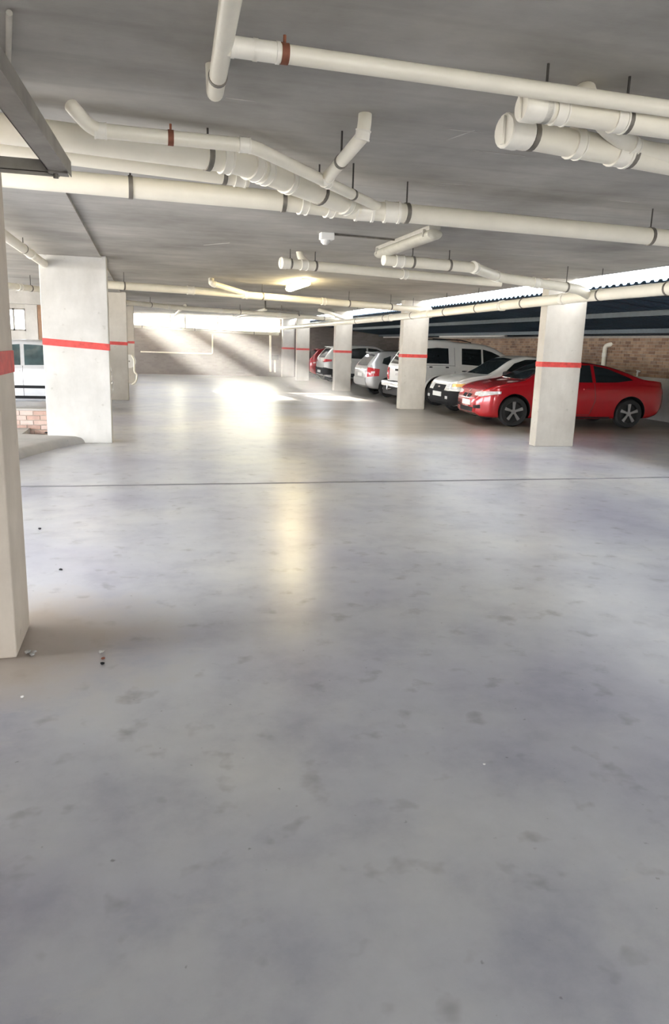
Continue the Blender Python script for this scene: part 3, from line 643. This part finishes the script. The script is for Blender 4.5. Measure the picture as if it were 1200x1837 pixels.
    def patch(s, name, lo, hi, d, mat, n=10, m_=6, off=0.006, parent=None, inset=0.012):
        def rs(pl, n):
            pl = [np.array(p, float) for p in pl]; L = [np.linalg.norm(b_ - a) for a, b_ in zip(pl, pl[1:])]; tot = sum(L); out = []
            for i in range(n + 1):
                q = tot * i / n
                for a, b_, l in zip(pl, pl[1:], L):
                    if q <= l + 1e-9: out.append(a + (b_ - a) * (q / l)); break
                    q -= l
                else: out.append(pl[-1])
            return out
        A, B_ = rs(lo, n), rs(hi, n); outp, inp = [], []
        last = None
        for j in range(m_ + 1):
            for i in range(n + 1):
                q = A[i] * (1 - j / m_) + B_[i] * (j / m_); h_ = s.cast(q[0], q[1], d)
                if h_ is None: h_ = last if last else (Vector((0, 0, 0.5)), Vector((0, 0, 1)))
                last = h_; outp.append(h_[0] + h_[1] * off); inp.append(h_[0] - h_[1] * inset)
        V = outp + inp; K = len(outp); c = n + 1; Fc = []
        for j in range(m_):
            for i in range(n):
                q = (j * c + i, j * c + i + 1, (j + 1) * c + i + 1, (j + 1) * c + i); Fc.append(q); Fc.append(tuple(K + v for v in reversed(q)))
        rim = [i for i in range(c)] + [j * c + n for j in range(1, m_ + 1)] + [m_ * c + i for i in range(n - 1, -1, -1)] + [j * c for j in range(m_ - 1, 0, -1)]
        for a, b_ in zip(rim, rim[1:] + rim[:1]): Fc.append((b_, a, K + a, K + b_))
        o = fixn(mesh(name, V, Fc, mat, parent or s.t, local=True)); return smooth30(o)
    def seam(s, pts, d, parent=None):
        """a panel gap: thin strip following the body"""
        P3 = []
        for (a0, b0), (a1, b1) in zip(pts, pts[1:]):
            for i in range(8):
                f = i / 8; h_ = s.cast(a0 + (a1 - a0) * f, b0 + (b1 - b0) * f, d)
                if h_: P3.append(h_[0] - h_[1] * 0.001)
        h_ = s.cast(pts[-1][0], pts[-1][1], d)
        if h_: P3.append(h_[0])
        if len(P3) > 2: tube('panel_gap', P3, 0.0055, 'seam', s.t, 5, local=True)
    def handle(s, x, z, d, mat=None, L=0.17):
        h_ = s.cast(x, z, d)
        if h_:
            p = h_[0]; sy = 1 if p.y > 0 else -1
            o = mesh('door_handle', boxv(x - L / 2, x + L / 2, min(p.y, p.y + sy * 0.035), max(p.y, p.y + sy * 0.035), z - 0.017, z + 0.017), BOXF, mat or s.paint, s.t, local=True); bevel(o, 0.008)
    def mirror(s, x, z, sides=(1, -1), mat=None):
        for sd in sides:
            h_ = s.cast(x, z, 'left' if sd > 0 else 'right'); p = h_[0]
            y0 = p.y + sd * 0.04; V, Fc = [], []
            for i, (dx, sc_) in enumerate(((-0.05, 0.9), (-0.045, 1.0), (0.02, 1.0), (0.08, 0.75), (0.10, 0.4))):
                for k in range(12):
                    a = 2 * math.pi * k / 12; ca, sa = math.cos(a), math.sin(a); q = 0.6
                    V.append((x + dx, y0 + sd * 0.10 + 0.11 * sc_ * math.copysign(abs(ca) ** q, ca), z + 0.035 + 0.065 * sc_ * math.copysign(abs(sa) ** q, sa)))
            for i in range(4):
                for k in range(12): Fc.append((i * 12 + k, i * 12 + (k + 1) % 12, (i + 1) * 12 + (k + 1) % 12, (i + 1) * 12 + k))
            Fc += [tuple(range(12)), tuple(range(48, 60))]
            o = smooth30(fixn(mesh('mirror', V, Fc, mat or s.paint, s.t, local=True)))
            tube('mirror_arm', [Vector((x + 0.02, p.y - sd * 0.03, z - 0.02)), Vector((x + 0.02, y0 + sd * 0.04, z + 0.01))], 0.02, 'black', o, 8, local=True)
    def wheels(s, style, rim='alloy', width=0.2):
        for ax in s.axles:
            for sd in (-1, 1):
                R_ = s.wr; yo = sd * (s.W - 0.025); yi = yo - sd * width; V, Fc = [], []
                pr = [(0.66, 0.0), (0.70, 0.0), (0.90, -0.01), (0.965, 0.03), (1.0, 0.06), (1.0, width - 0.06), (0.965, width - 0.03), (0.9, width), (0.66, width)]
                sg = 36
                for rr_, dy in pr:
                    for k in range(sg):
                        a = 2 * math.pi * k / sg; V.append((ax + R_ * rr_ * math.cos(a), yo - sd * dy, R_ + R_ * rr_ * math.sin(a)))
                for i in range(len(pr) - 1):
                    for k in range(sg): Fc.append((i * sg + k, i * sg + (k + 1) % sg, (i + 1) * sg + (k + 1) % sg, (i + 1) * sg + k))
                for k in range(sg): Fc.append(((len(pr) - 1) * sg + k, (len(pr) - 1) * sg + (k + 1) % sg, (k + 1) % sg, k))
                wh = smooth30(fixn(mesh('wheel', V, Fc, 'tyre', s.t, local=True)))
                # dish
                V, Fc = [], []
                for rr_, dy in ((0.70, 0.004), (0.665, -0.002), (0.64, 0.03), (0.60, 0.06), (0.2, 0.07), (0.0, 0.07)):
                    for k in range(sg):
                        a = 2 * math.pi * k / sg; V.append((ax + R_ * rr_ * math.cos(a), yo - sd * dy, R_ + R_ * rr_ * math.sin(a)))
                for i in range(5):
                    for k in range(sg): Fc.append((i * sg + k, i * sg + (k + 1) % sg, (i + 1) * sg + (k + 1) % sg, (i + 1) * sg + k))
                smooth30(mesh('rim', V, Fc, rim if style == 'cap' else 'alloy_dark', wh, local=True))
                ph = random.uniform(0, 1)
                nsp, hw = (5, 0.085) if style == 'five' else (7, 0.06)
                for q in range(nsp):
                    a = 2 * math.pi * (q + 0.25) / nsp + (0.0 if style == 'five' else ph); u = Vector((math.cos(a), 0, math.sin(a))); v = Vector((-math.sin(a), 0, math.cos(a))); c0 = Vector((ax, 0, R_)); V = []
                    for yy in (yo - sd * 0.004, yo - sd * 0.035):
                        for rr_, ww in ((0.10, 0.55), (0.66, 1.0)):
                            for e in (-1, 1): V.append(c0 + u * R_ * rr_ + v * (e * hw * R_ * 1.25 * ww) + Vector((0, yy, 0)))
                    fixn(mesh('spoke', V, [(0, 1, 3, 2), (4, 6, 7, 5), (0, 2, 6, 4), (1, 5, 7, 3), (2, 3, 7, 6), (0, 4, 5, 1)], rim, wh, local=True))
                tube('hub_cap', [Vector((ax, yo - sd * 0.05, R_)), Vector((ax, yo - sd * 0.0, R_))], R_ * 0.16, rim, wh, 16, local=True)
    def plate(s, x, y, z, d, wd=0.26, hg=0.055, off=0.015):
        h_ = s.cast(y, z, d); sx = 1 if d == 'front' else -1
        if h_: mesh('number_plate', boxv(min(h_[0].x - sx * 0.02, h_[0].x + sx * off), max(h_[0].x - sx * 0.02, h_[0].x + sx * off), y - wd, y + wd, z - hg, z + hg), BOXF, 'plate', s.t, local=True)
    def put(s, x, y, rot): s.t.location = (x, y, 0); s.t.rotation_euler = (0, 0, rot)
def both(f):
    for sd in (1, -1): f(sd, 'left' if sd > 0 else 'right')

# --- red coupe, nose to the aisle
c = Car('red_coupe', 'glossy red two-door coupe behind the first right-hand column', 'car_red', -2.17, 2.13, 0.887,
        top=[(-2.17, 0.90), (-2.12, 1.02), (-2.0, 1.045), (-1.68, 1.075), (-1.25, 1.235), (-0.75, 1.365), (-0.2, 1.418), (0.15, 1.405), (0.45, 1.33), (0.85, 1.14), (1.12, 1.0), (1.5, 0.93), (1.85, 0.84), (2.02, 0.76), (2.13, 0.60)],
        belt=[(-2.17, 0.80), (-2.08, 0.93), (-1.5, 0.96), (0.0, 0.93), (1.0, 0.90), (1.6, 0.83), (2.0, 0.70), (2.13, 0.55)],
        bot=[(-2.17, 0.42), (-2.0, 0.28), (-1.75, 0.22), (1.7, 0.18), (2.0, 0.19), (2.13, 0.26)], axles=(-1.345, 1.345), wr=0.325, fround=0.30, fr=0.45)
def side(sd, d):
    c.patch('window', [(0.72, 0.985), (0.3, 0.975), (-0.42, 0.985)], [(0.42, 1.20), (0.12, 1.33), (-0.40, 1.35)], d, 'glass')
    c.patch('window', [(-0.50, 0.985), (-1.0, 1.0), (-1.38, 1.05)], [(-0.48, 1.345), (-0.8, 1.285), (-1.30, 1.10)], d, 'glass')
    c.seam([(0.80, 0.98), (0.92, 0.6), (0.85, 0.30)], d); c.seam([(-0.46, 0.97), (-0.50, 0.6), (-0.40, 0.30)], d); c.seam([(0.85, 0.30), (-0.40, 0.28)], d)
    c.handle(-0.28, 0.84, d)
    c.patch('sill_trim', [(0.9, 0.215), (-0.9, 0.215)], [(0.9, 0.245), (-0.9, 0.245)], d, 'black', m_=2)
both(side)
c.patch('windscreen', [(1.07, -0.66), (1.10, 0), (1.07, 0.66)], [(0.40, -0.52), (0.36, 0), (0.40, 0.52)], 'top', 'glass')
c.patch('rear_window', [(-1.58, -0.55), (-1.62, 0), (-1.58, 0.55)], [(-0.82, -0.48), (-0.78, 0), (-0.82, 0.48)], 'top', 'glass')
for sd in (1, -1):
    dd = ('dir', (-0.8, -sd * 0.6, 0))     # cast onto the front corner
    def K(x, y): dr = Vector((-0.8, -sd * 0.6, 0)); s_ = Vector((-dr.y, dr.x, 0)); return Vector((x, y, 0)).dot(s_)
    hl = c.patch('headlight', [(K(2.05, sd * 0.38), 0.645), (K(1.95, sd * 0.62), 0.625), (K(1.62, sd * 0.84), 0.70)], [(K(2.05, sd * 0.38), 0.70), (K(1.95, sd * 0.62), 0.735), (K(1.62, sd * 0.84), 0.75)], dd, 'lens')
    c.patch('fog_intake', [(K(2.08, sd * 0.42), 0.36), (K(1.98, sd * 0.64), 0.37)], [(K(2.08, sd * 0.42), 0.42), (K(1.98, sd * 0.64), 0.45)], dd, 'black', off=0.004)
    g = c.patch('kidney_grille', [(sd * 0.03, 0.555), (sd * 0.25, 0.575)], [(sd * 0.03, 0.67), (sd * 0.25, 0.665)], 'front', 'chrome', off=0.006)
    c.patch('grille_mesh', [(sd * 0.05, 0.568), (sd * 0.235, 0.585)], [(sd * 0.05, 0.658), (sd * 0.235, 0.654)], 'front', 'black', off=0.012, parent=g)
c.patch('lower_intake', [(-0.4, 0.27), (0.4, 0.27)], [(-0.42, 0.37), (0.42, 0.37)], 'front', 'black', off=0.004)
c.patch('emblem', [(-0.035, 0.69), (0.035, 0.69)], [(-0.035, 0.75), (0.035, 0.75)], 'front', 'chrome', n=4, m_=3)
c.plate(0, 0, 0.465, 'front'); c.mirror(0.62, 0.99); c.wheels('five', 'alloy', 0.22)
both(lambda sd, d: c.patch('tail_light', [(sd * 0.5, 0.78), (sd * 0.80, 0.76)], [(sd * 0.48, 0.86), (sd * 0.80, 0.87)], 'rear', 'tail'))
c.put(9.10, 15.45, math.radians(174.9))

# --- white pickup, nose to the aisle
c = Car('white_pickup', 'small white pickup with a black plastic front bumper beside the red coupe', 'car_white', -2.35, 2.12, 0.84,
        top=[(-2.35, 0.95), (-2.25, 1.0), (-0.98, 1.02), (-0.90, 1.12), (-0.72, 1.38), (-0.45, 1.46), (0.0, 1.49), (0.25, 1.46), (0.45, 1.40), (0.95, 1.10), (1.12, 1.02), (1.6, 0.95), (1.95, 0.84), (2.05, 0.76), (2.12, 0.62)],
        belt=[(-2.35, 0.9), (-2.0, 0.97), (-0.5, 0.97), (0.9, 0.95), (1.5, 0.89), (1.9, 0.78), (2.12, 0.58)],
        bot=[(-2.35, 0.45), (-1.9, 0.3), (1.6, 0.25), (1.95, 0.24), (2.12, 0.30)], axles=(-1.35, 1.35), wr=0.31, fround=0.22)
def side(sd, d):
    c.patch('window', [(0.80, 1.0), (0.2, 0.99), (-0.38, 1.0)], [(0.42, 1.30), (0.1, 1.40), (-0.36, 1.41)], d, 'glass')
    c.patch('window', [(-0.45, 1.0), (-0.72, 1.03)], [(-0.43, 1.39), (-0.66, 1.28)], d, 'glass', n=4)
    c.seam([(0.9, 0.96), (0.95, 0.4)], d); c.seam([(-0.42, 0.98), (-0.42, 0.4)], d); c.handle(-0.25, 0.88, d, 'black')
both(side)
c.patch('windscreen', [(1.10, -0.62), (1.14, 0), (1.10, 0.62)], [(0.42, -0.52), (0.38, 0), (0.42, 0.52)], 'top', 'glass')
for sd in (1, -1):
    dd = ('dir', (-0.8, -sd * 0.6, 0))
    s_ = Vector((sd * 0.6, -0.8, 0)); k3 = [Vector((2.03, sd * 0.40, 0)).dot(s_), Vector((1.95, sd * 0.62, 0)).dot(s_), Vector((1.70, sd * 0.80, 0)).dot(s_)]
    hl = c.patch('headlight', list(zip(k3, (0.66, 0.64, 0.69))), list(zip(k3, (0.76, 0.79, 0.80))), dd, 'lens')
    c.patch('indicator', list(zip(k3[1:], (0.70, 0.71))), list(zip(k3[1:], (0.77, 0.79))), dd, 'amber', off=0.012, parent=hl, n=4, m_=3)
    c.patch('bumper_corner', list(zip(k3, (0.27, 0.27, 0.29))), list(zip(k3, (0.60, 0.60, 0.60))), dd, 'black', off=0.03)
    c.patch('fog_light', [(k3[0] * 0.6 + k3[1] * 0.4 - 0.05, 0.40), (k3[0] * 0.6 + k3[1] * 0.4 + 0.05, 0.40)], [(k3[0] * 0.6 + k3[1] * 0.4 - 0.05, 0.47), (k3[0] * 0.6 + k3[1] * 0.4 + 0.05, 0.47)], dd, 'lens', off=0.04, n=4, m_=3)
c.patch('bumper', [(-0.48, 0.27), (0.48, 0.27)], [(-0.48, 0.60), (0.48, 0.60)], 'front', 'black', off=0.03)
g = c.patch('grille', [(-0.36, 0.60), (0.36, 0.60)], [(-0.36, 0.73), (0.36, 0.73)], 'front', 'black', off=0.01)
c.patch('emblem', [(-0.06, 0.655), (0.06, 0.655)], [(-0.06, 0.685), (0.06, 0.685)], 'front', 'chrome', n=4, m_=3, off=0.02, parent=g)
c.plate(0, 0, 0.50, 'front', off=0.055)
c.mirror(0.72, 1.02, mat='black'); c.wheels('cap', 'alloy', 0.19); c.put(9.30, 17.85, math.pi)

# --- white double-cab truck with a canopy, tail to the aisle
c = Car('canopy_truck', 'white double-cab truck with a canopy, tail towards the aisle', 'car_white', -2.62, 2.15, 0.925,
        top=[(-2.62, 1.06), (-2.60, 1.10), (-2.35, 1.52), (-2.12, 1.80), (-1.9, 1.855), (-1.4, 1.86), (-1.15, 1.83), (-0.9, 1.81), (-0.4, 1.79), (-0.05, 1.73), (0.35, 1.55), (0.85, 1.22), (0.95, 1.17), (1.65, 1.10), (1.95, 1.0), (2.15, 0.8)],
        belt=[(-2.62, 1.02), (-2.4, 1.14), (0.9, 1.12), (1.6, 1.03), (1.95, 0.94), (2.15, 0.72)],
        bot=[(-2.62, 0.50), (-2.3, 0.42), (1.9, 0.40), (2.15, 0.48)], axles=(-1.62, 1.25), wr=0.385, tumble=0.26, rround=0.06, rr=0.16)
def side(sd, d):
    c.patch('window', [(-1.36, 1.19), (-1.7, 1.19), (-2.10, 1.19)], [(-1.36, 1.62), (-1.7, 1.63), (-2.02, 1.60)], d, 'glass')
    c.patch('window', [(0.62, 1.17), (0.2, 1.15), (-0.28, 1.15)], [(0.22, 1.46), (-0.02, 1.56), (-0.28, 1.62)], d, 'glass')
    c.patch('window', [(-0.34, 1.15), (-0.96, 1.18)], [(-0.34, 1.62), (-0.94, 1.63)], d, 'glass')
    c.seam([(-1.17, 1.80), (-1.17, 0.45)], d); c.seam([(-0.31, 1.14), (-0.31, 0.45)], d); c.seam([(0.68, 1.12), (0.72, 0.5)], d); c.seam([(-1.18, 1.14), (-2.4, 1.14)], d)
    c.handle(-0.20, 0.99, d, 'black', 0.2); c.handle(-0.86, 0.99, d, 'black', 0.2); c.handle(-1.42, 1.09, d, 'black', 0.09); c.handle(-1.92, 1.09, d, 'black', 0.09)
    for ax in (-1.62, 1.25):
        pts = [c.cast(ax + 0.46 * math.cos(a), 0.40 + 0.46 * math.sin(a), d) for a in np.linspace(0.15, math.pi - 0.15, 14)]
        tube('arch_flare', [p[0] for p in pts if p], 0.022, c.paint, c.t, 8, local=True)
both(side)
c.patch('windscreen', [(0.84, -0.7), (0.88, 0), (0.84, 0.7)], [(0.10, -0.58), (0.06, 0), (0.10, 0.58)], 'top', 'glass')
c.patch('rear_window', [(-0.72, 1.14), (0, 1.13), (0.72, 1.14)], [(-0.58, 1.66), (0, 1.68), (0.58, 1.66)], 'rear', 'glass')
both(lambda sd, d: (lambda o: c.patch('reverse_lens', [(sd * 0.74, 0.80), (sd * 0.85, 0.80)], [(sd * 0.74, 0.86), (sd * 0.85, 0.86)], 'rear', 'tail_white', n=3, m_=2, off=0.03, parent=o))(c.patch('tail_light', [(sd * 0.72, 0.66), (sd * 0.865, 0.66)], [(sd * 0.72, 1.02), (sd * 0.865, 1.02)], 'rear', 'tail', off=0.02)))
c.seam([(-0.68, 1.05), (-0.68, 0.62)], 'rear'); c.seam([(0.68, 1.05), (0.68, 0.62)], 'rear'); c.seam([(-0.68, 0.62), (0.68, 0.62)], 'rear')
c.patch('tailgate_handle', [(-0.12, 0.93), (0.12, 0.93)], [(-0.12, 0.99), (0.12, 0.99)], 'rear', 'black', n=4, m_=3, off=0.02)
c.patch('emblem', [(-0.08, 0.80), (0.08, 0.80)], [(-0.08, 0.86), (0.08, 0.86)], 'rear', 'chrome', n=4, m_=3, off=0.012)
bmp = mesh('rear_bumper', [v for v in boxv(-2.82, -2.50, -0.90, 0.90, 0.47, 0.63)], BOXF, 'car_white', c.t, local=True); bevel(bmp, 0.05, 3)
mesh('step_pad', boxv(-2.80, -2.6, -0.30, 0.30, 0.625, 0.64), BOXF, 'black', bmp, local=True)
o = mesh('lower_bumper_shade', boxv(-2.77, -2.35, -0.86, 0.86, 0.23, 0.47), BOXF, 'black', c.t, local=True); bevel(o, 0.03, 2)  # black bumper made deeper to stand for the shade under the truck
tube('tow_bar', [Vector((-2.6, 0, 0.40)), Vector((-2.9, 0, 0.40)), Vector((-2.9, 0, 0.52))], 0.025, 'chrome', c.t, 10, rad=0.03, local=True)
both(lambda sd, d: tube('roof_rail', [Vector((-0.6, sd * 0.60, 1.80)), Vector((-0.9, sd * 0.62, 1.86)), Vector((-1.8, sd * 0.62, 1.88))], 0.015, 'black', c.t, 8, local=True))
c.mirror(0.42, 1.20, mat='chrome'); c.wheels('six', 'alloy', 0.25); c.put(9.78, 21.15, 0)

# --- silver hatchback, tail to the aisle
def hatch(name, label, paint, x, y, rot, xr=-1.88, xf=1.95, Wd=0.84, Ht=1.50, glass='glass', dark=False, wr=0.30, lamp='tall', suv=False):
    k = Ht / 1.50
    c = Car(name, label, paint, xr, xf, Wd,
            top=[(xr, 0.86 * k), (xr + 0.05, 0.98 * k), (xr + 0.28, 1.27 * k), (xr + 0.46, 1.42 * k), (xr + 0.75, 1.47 * k), (-0.35, 1.50 * k), (0.1, 1.48 * k), (0.42, 1.39 * k), (0.95, 1.10 * k), (1.12, 1.02 * k), (1.6, 0.93 * k), (xf - 0.12, 0.80 * k), (xf, 0.62 * k)],
            belt=[(xr, 0.84 * k), (xr + 0.1, 0.95 * k), (-0.5, 0.95 * k), (0.9, 0.92 * k), (1.5, 0.86 * k), (xf, 0.58 * k)],
            bot=[(xr, 0.36), (xr + 0.25, 0.26), (1.6, 0.22), (xf, 0.28)], axles=(xr + 0.74, xf - 0.78), wr=wr, tumble=0.36, rround=0.15, rr=0.3)
    def side(sd, d):
        c.patch('window', [(0.80, 0.98 * k), (0.3, 0.97 * k), (-0.22, 0.98 * k)], [(0.42, 1.29 * k), (0.2, 1.37 * k), (-0.20, 1.40 * k)], d, glass)
        c.patch('window', [(-0.30, 0.98 * k), (-0.7, 0.99 * k), (-1.02, 1.0 * k)], [(-0.28, 1.40 * k), (-0.6, 1.39 * k), (-0.95, 1.35 * k)], d, glass)
        c.patch('window', [(-1.10, 1.02 * k), (-1.36, 1.08 * k)], [(-1.05, 1.33 * k), (-1.30, 1.24 * k)], d, glass, n=4)
        c.seam([(0.9, 0.93 * k), (0.92, 0.35)], d); c.seam([(-0.26, 0.97 * k), (-0.26, 0.32)], d); c.seam([(-1.06, 0.99 * k), (-0.95, 0.6), (-0.85, 0.35)], d)
        c.handle(-0.12, 0.86 * k, d); c.handle(-0.92, 0.88 * k, d)
        if dark:
            c.patch('side_moulding', [(1.0, 0.52), (-1.0, 0.52)], [(1.0, 0.58), (-1.0, 0.58)], d, 'black', m_=2, off=0.012)
            c.patch('sill_trim', [(1.0, 0.30), (-1.0, 0.30)], [(1.0, 0.36), (-1.0, 0.36)], d, 'black', m_=2, off=0.006)
    both(side)
    c.patch('windscreen', [(1.08, -0.62), (1.12, 0), (1.08, 0.62)], [(0.42, -0.52), (0.38, 0), (0.42, 0.52)], 'top', glass)
    c.patch('rear_window', [(-0.58, 1.0 * k), (0, 0.99 * k), (0.58, 1.0 * k)], [(-0.50, 1.34 * k), (0, 1.36 * k), (0.50, 1.34 * k)], 'rear', glass)
    o = mesh('spoiler', boxv(xr + 0.30, xr + 0.52, -0.5, 0.5, 1.405 * k, 1.435 * k), BOXF, paint, c.t, local=True); bevel(o, 0.012)
    for sd in (1, -1):
        dr = Vector((0.8, -sd * 0.6, 0)); sv = Vector((-dr.y, dr.x, 0)); dd = ('dir', tuple(dr))
        q = [Vector((xr + a, sd * b_, 0)).dot(sv) for a, b_ in ((0.03, 0.50), (0.12, 0.66), (0.42, 0.82))]
        if lamp == 'tall':
            tl = c.patch('tail_light', list(zip(q[1:], (0.64 * k, 0.68 * k))), list(zip(q[1:], (0.95 * k, 0.90 * k))), dd, 'tail', off=0.015)
            qm = (q[1] * 0.6 + q[2] * 0.4, q[1] * 0.3 + q[2] * 0.7)
            c.patch('reverse_lens', list(zip(qm, (0.75 * k, 0.76 * k))), list(zip(qm, (0.82 * k, 0.83 * k))), dd, 'tail_white', off=0.022, n=4, m_=3, parent=tl)
        else:
            c.patch('tail_light', list(zip(q, (0.83 * k, 0.82 * k, 0.86 * k))), list(zip(q, (0.90 * k, 0.95 * k, 0.93 * k))), dd, 'tail', off=0.015)
        dr = Vector((-0.8, -sd * 0.6, 0)); sv = Vector((-dr.y, dr.x, 0)); dd = ('dir', tuple(dr))
        q = [Vector((xf - a, sd * b_, 0)).dot(sv) for a, b_ in ((0.05, 0.42), (0.14, 0.62), (0.40, 0.79))]
        c.patch('headlight', list(zip(q, (0.62 * k, 0.60 * k, 0.66 * k))), list(zip(q, (0.70 * k, 0.74 * k, 0.76 * k))), dd, 'lens')
    c.patch('rear_bumper', [(-0.70, 0.40), (0, 0.38), (0.70, 0.40)], [(-0.70, 0.60 * k), (0, 0.60 * k), (0.70, 0.60 * k)], 'rear', 'black' if suv else paint, off=0.03)
    if suv:
        for sd in (1, -1):
            dr = Vector((0.8, -sd * 0.6, 0)); sv = Vector((-dr.y, dr.x, 0)); q = [Vector((xr + a, sd * b_, 0)).dot(sv) for a, b_ in ((0.02, 0.66), (0.12, 0.80), (0.36, 0.92))]
            c.patch('bumper_corner', list(zip(q, (0.38, 0.38, 0.38))), list(zip(q, (0.68, 0.68, 0.62))), ('dir', tuple(dr)), 'black', off=0.03)
    if suv: both(lambda sd, d: c.patch('sill_trim', [(xf - 0.3, 0.27), (xr + 0.3, 0.30)], [(xf - 0.3, 0.42), (xr + 0.3, 0.46)], d, 'black', m_=2, off=0.008))
    c.plate(0, 0, 0.70 * k if not suv else 0.50, 'rear', off=0.055 if suv else 0.015); c.patch('emblem', [(-0.05, 0.87 * k), (0.05, 0.87 * k)], [(-0.05, 0.92 * k), (0.05, 0.92 * k)], 'rear', 'chrome', n=4, m_=3)
    c.mirror(0.72, 1.0 * k); c.wheels('six', 'alloy', 0.2); c.put(x, y, rot); return c
hatch('silver_hatchback', 'silver hatchback with a rear spoiler, tail towards the aisle', 'car_silver', 8.80, 24.25, 0)
hatch('white_crossover', 'white crossover with black lower bumper beyond the silver hatchback', 'car_white', 9.50, 32.2, 0, xr=-2.15, xf=2.28, Wd=0.925, Ht=1.64, wr=0.35, lamp='wide', suv=True)
hatch('red_hatchback', 'red car glimpsed between the white crossover and the far column', 'car_red', 9.35, 35.55, 0, Wd=0.85, lamp='tall')
hatch('silver_wagon', 'pale silver car with dark side moulding behind the low brick wall on the left', 'car_pale', -2.80, 17.85, math.pi, xr=-2.0, xf=2.05, Ht=1.53, glass='glass_teal', dark=True)

# ------------------------------------------------------------------ grit and litter on the floor
def chip(label, p, r, mat, name='stone_chip'):
    V, Fc = [], []; rnd = random.Random(int(p.x * 977 + p.y * 313))
    bm = bmesh.new(); bmesh.ops.create_icosphere(bm, subdivisions=1, radius=r)
    for v in bm.verts: v.co *= rnd.uniform(0.7, 1.2); v.co.z *= 0.55
    zmin = min(v.co.z for v in bm.verts); me = bpy.data.meshes.new(name); bm.to_mesh(me); bm.free(); me.materials.append(M[mat])
    o = bpy.data.objects.new(name, me); C.objects.link(o); o.location = (p.x, p.y, p.z - zmin); return tag(o, label, 'debris', 'grit and litter on the floor')
chip('pale chip at the back of the little pile right of the nearest column', P(182, 1172, 0), 0.016, 'plaster')
chip('dark chip at the front of the little pile right of the nearest column', P(184, 1192, 0), 0.013, 'black')
chip('brown chip in the middle of the little pile right of the nearest column', P(185, 1182, 0), 0.011, 'rust')
chip('dark speck on the floor halfway between the nearest column and the kerb', P(109, 1023, 0), 0.014, 'black')
chip('dark speck on the floor near the kerb end', P(71, 950, 0), 0.016, 'black')
chip('white fleck on the floor at the left edge of the view', P(40, 1252, 0), 0.010, 'white_plastic')
chip('tiny white fleck alone on the floor right of centre', P(868, 1372, 0), 0.006, 'white_plastic')
chip('dark lump on the kerb against the low brick wall', P(83, 778, 0.118), 0.03, 'black')
for i, (x, y, r) in enumerate(((50, 1172, 0.020), (58, 1176, 0.016), (62, 1170, 0.014))):
    chip(['largest mortar crumb at the foot of the nearest column', 'middle mortar crumb at the foot of the nearest column', 'small mortar crumb farthest from the nearest column foot'][i], P(x, y, 0), r, 'kerb', 'mortar_crumb')
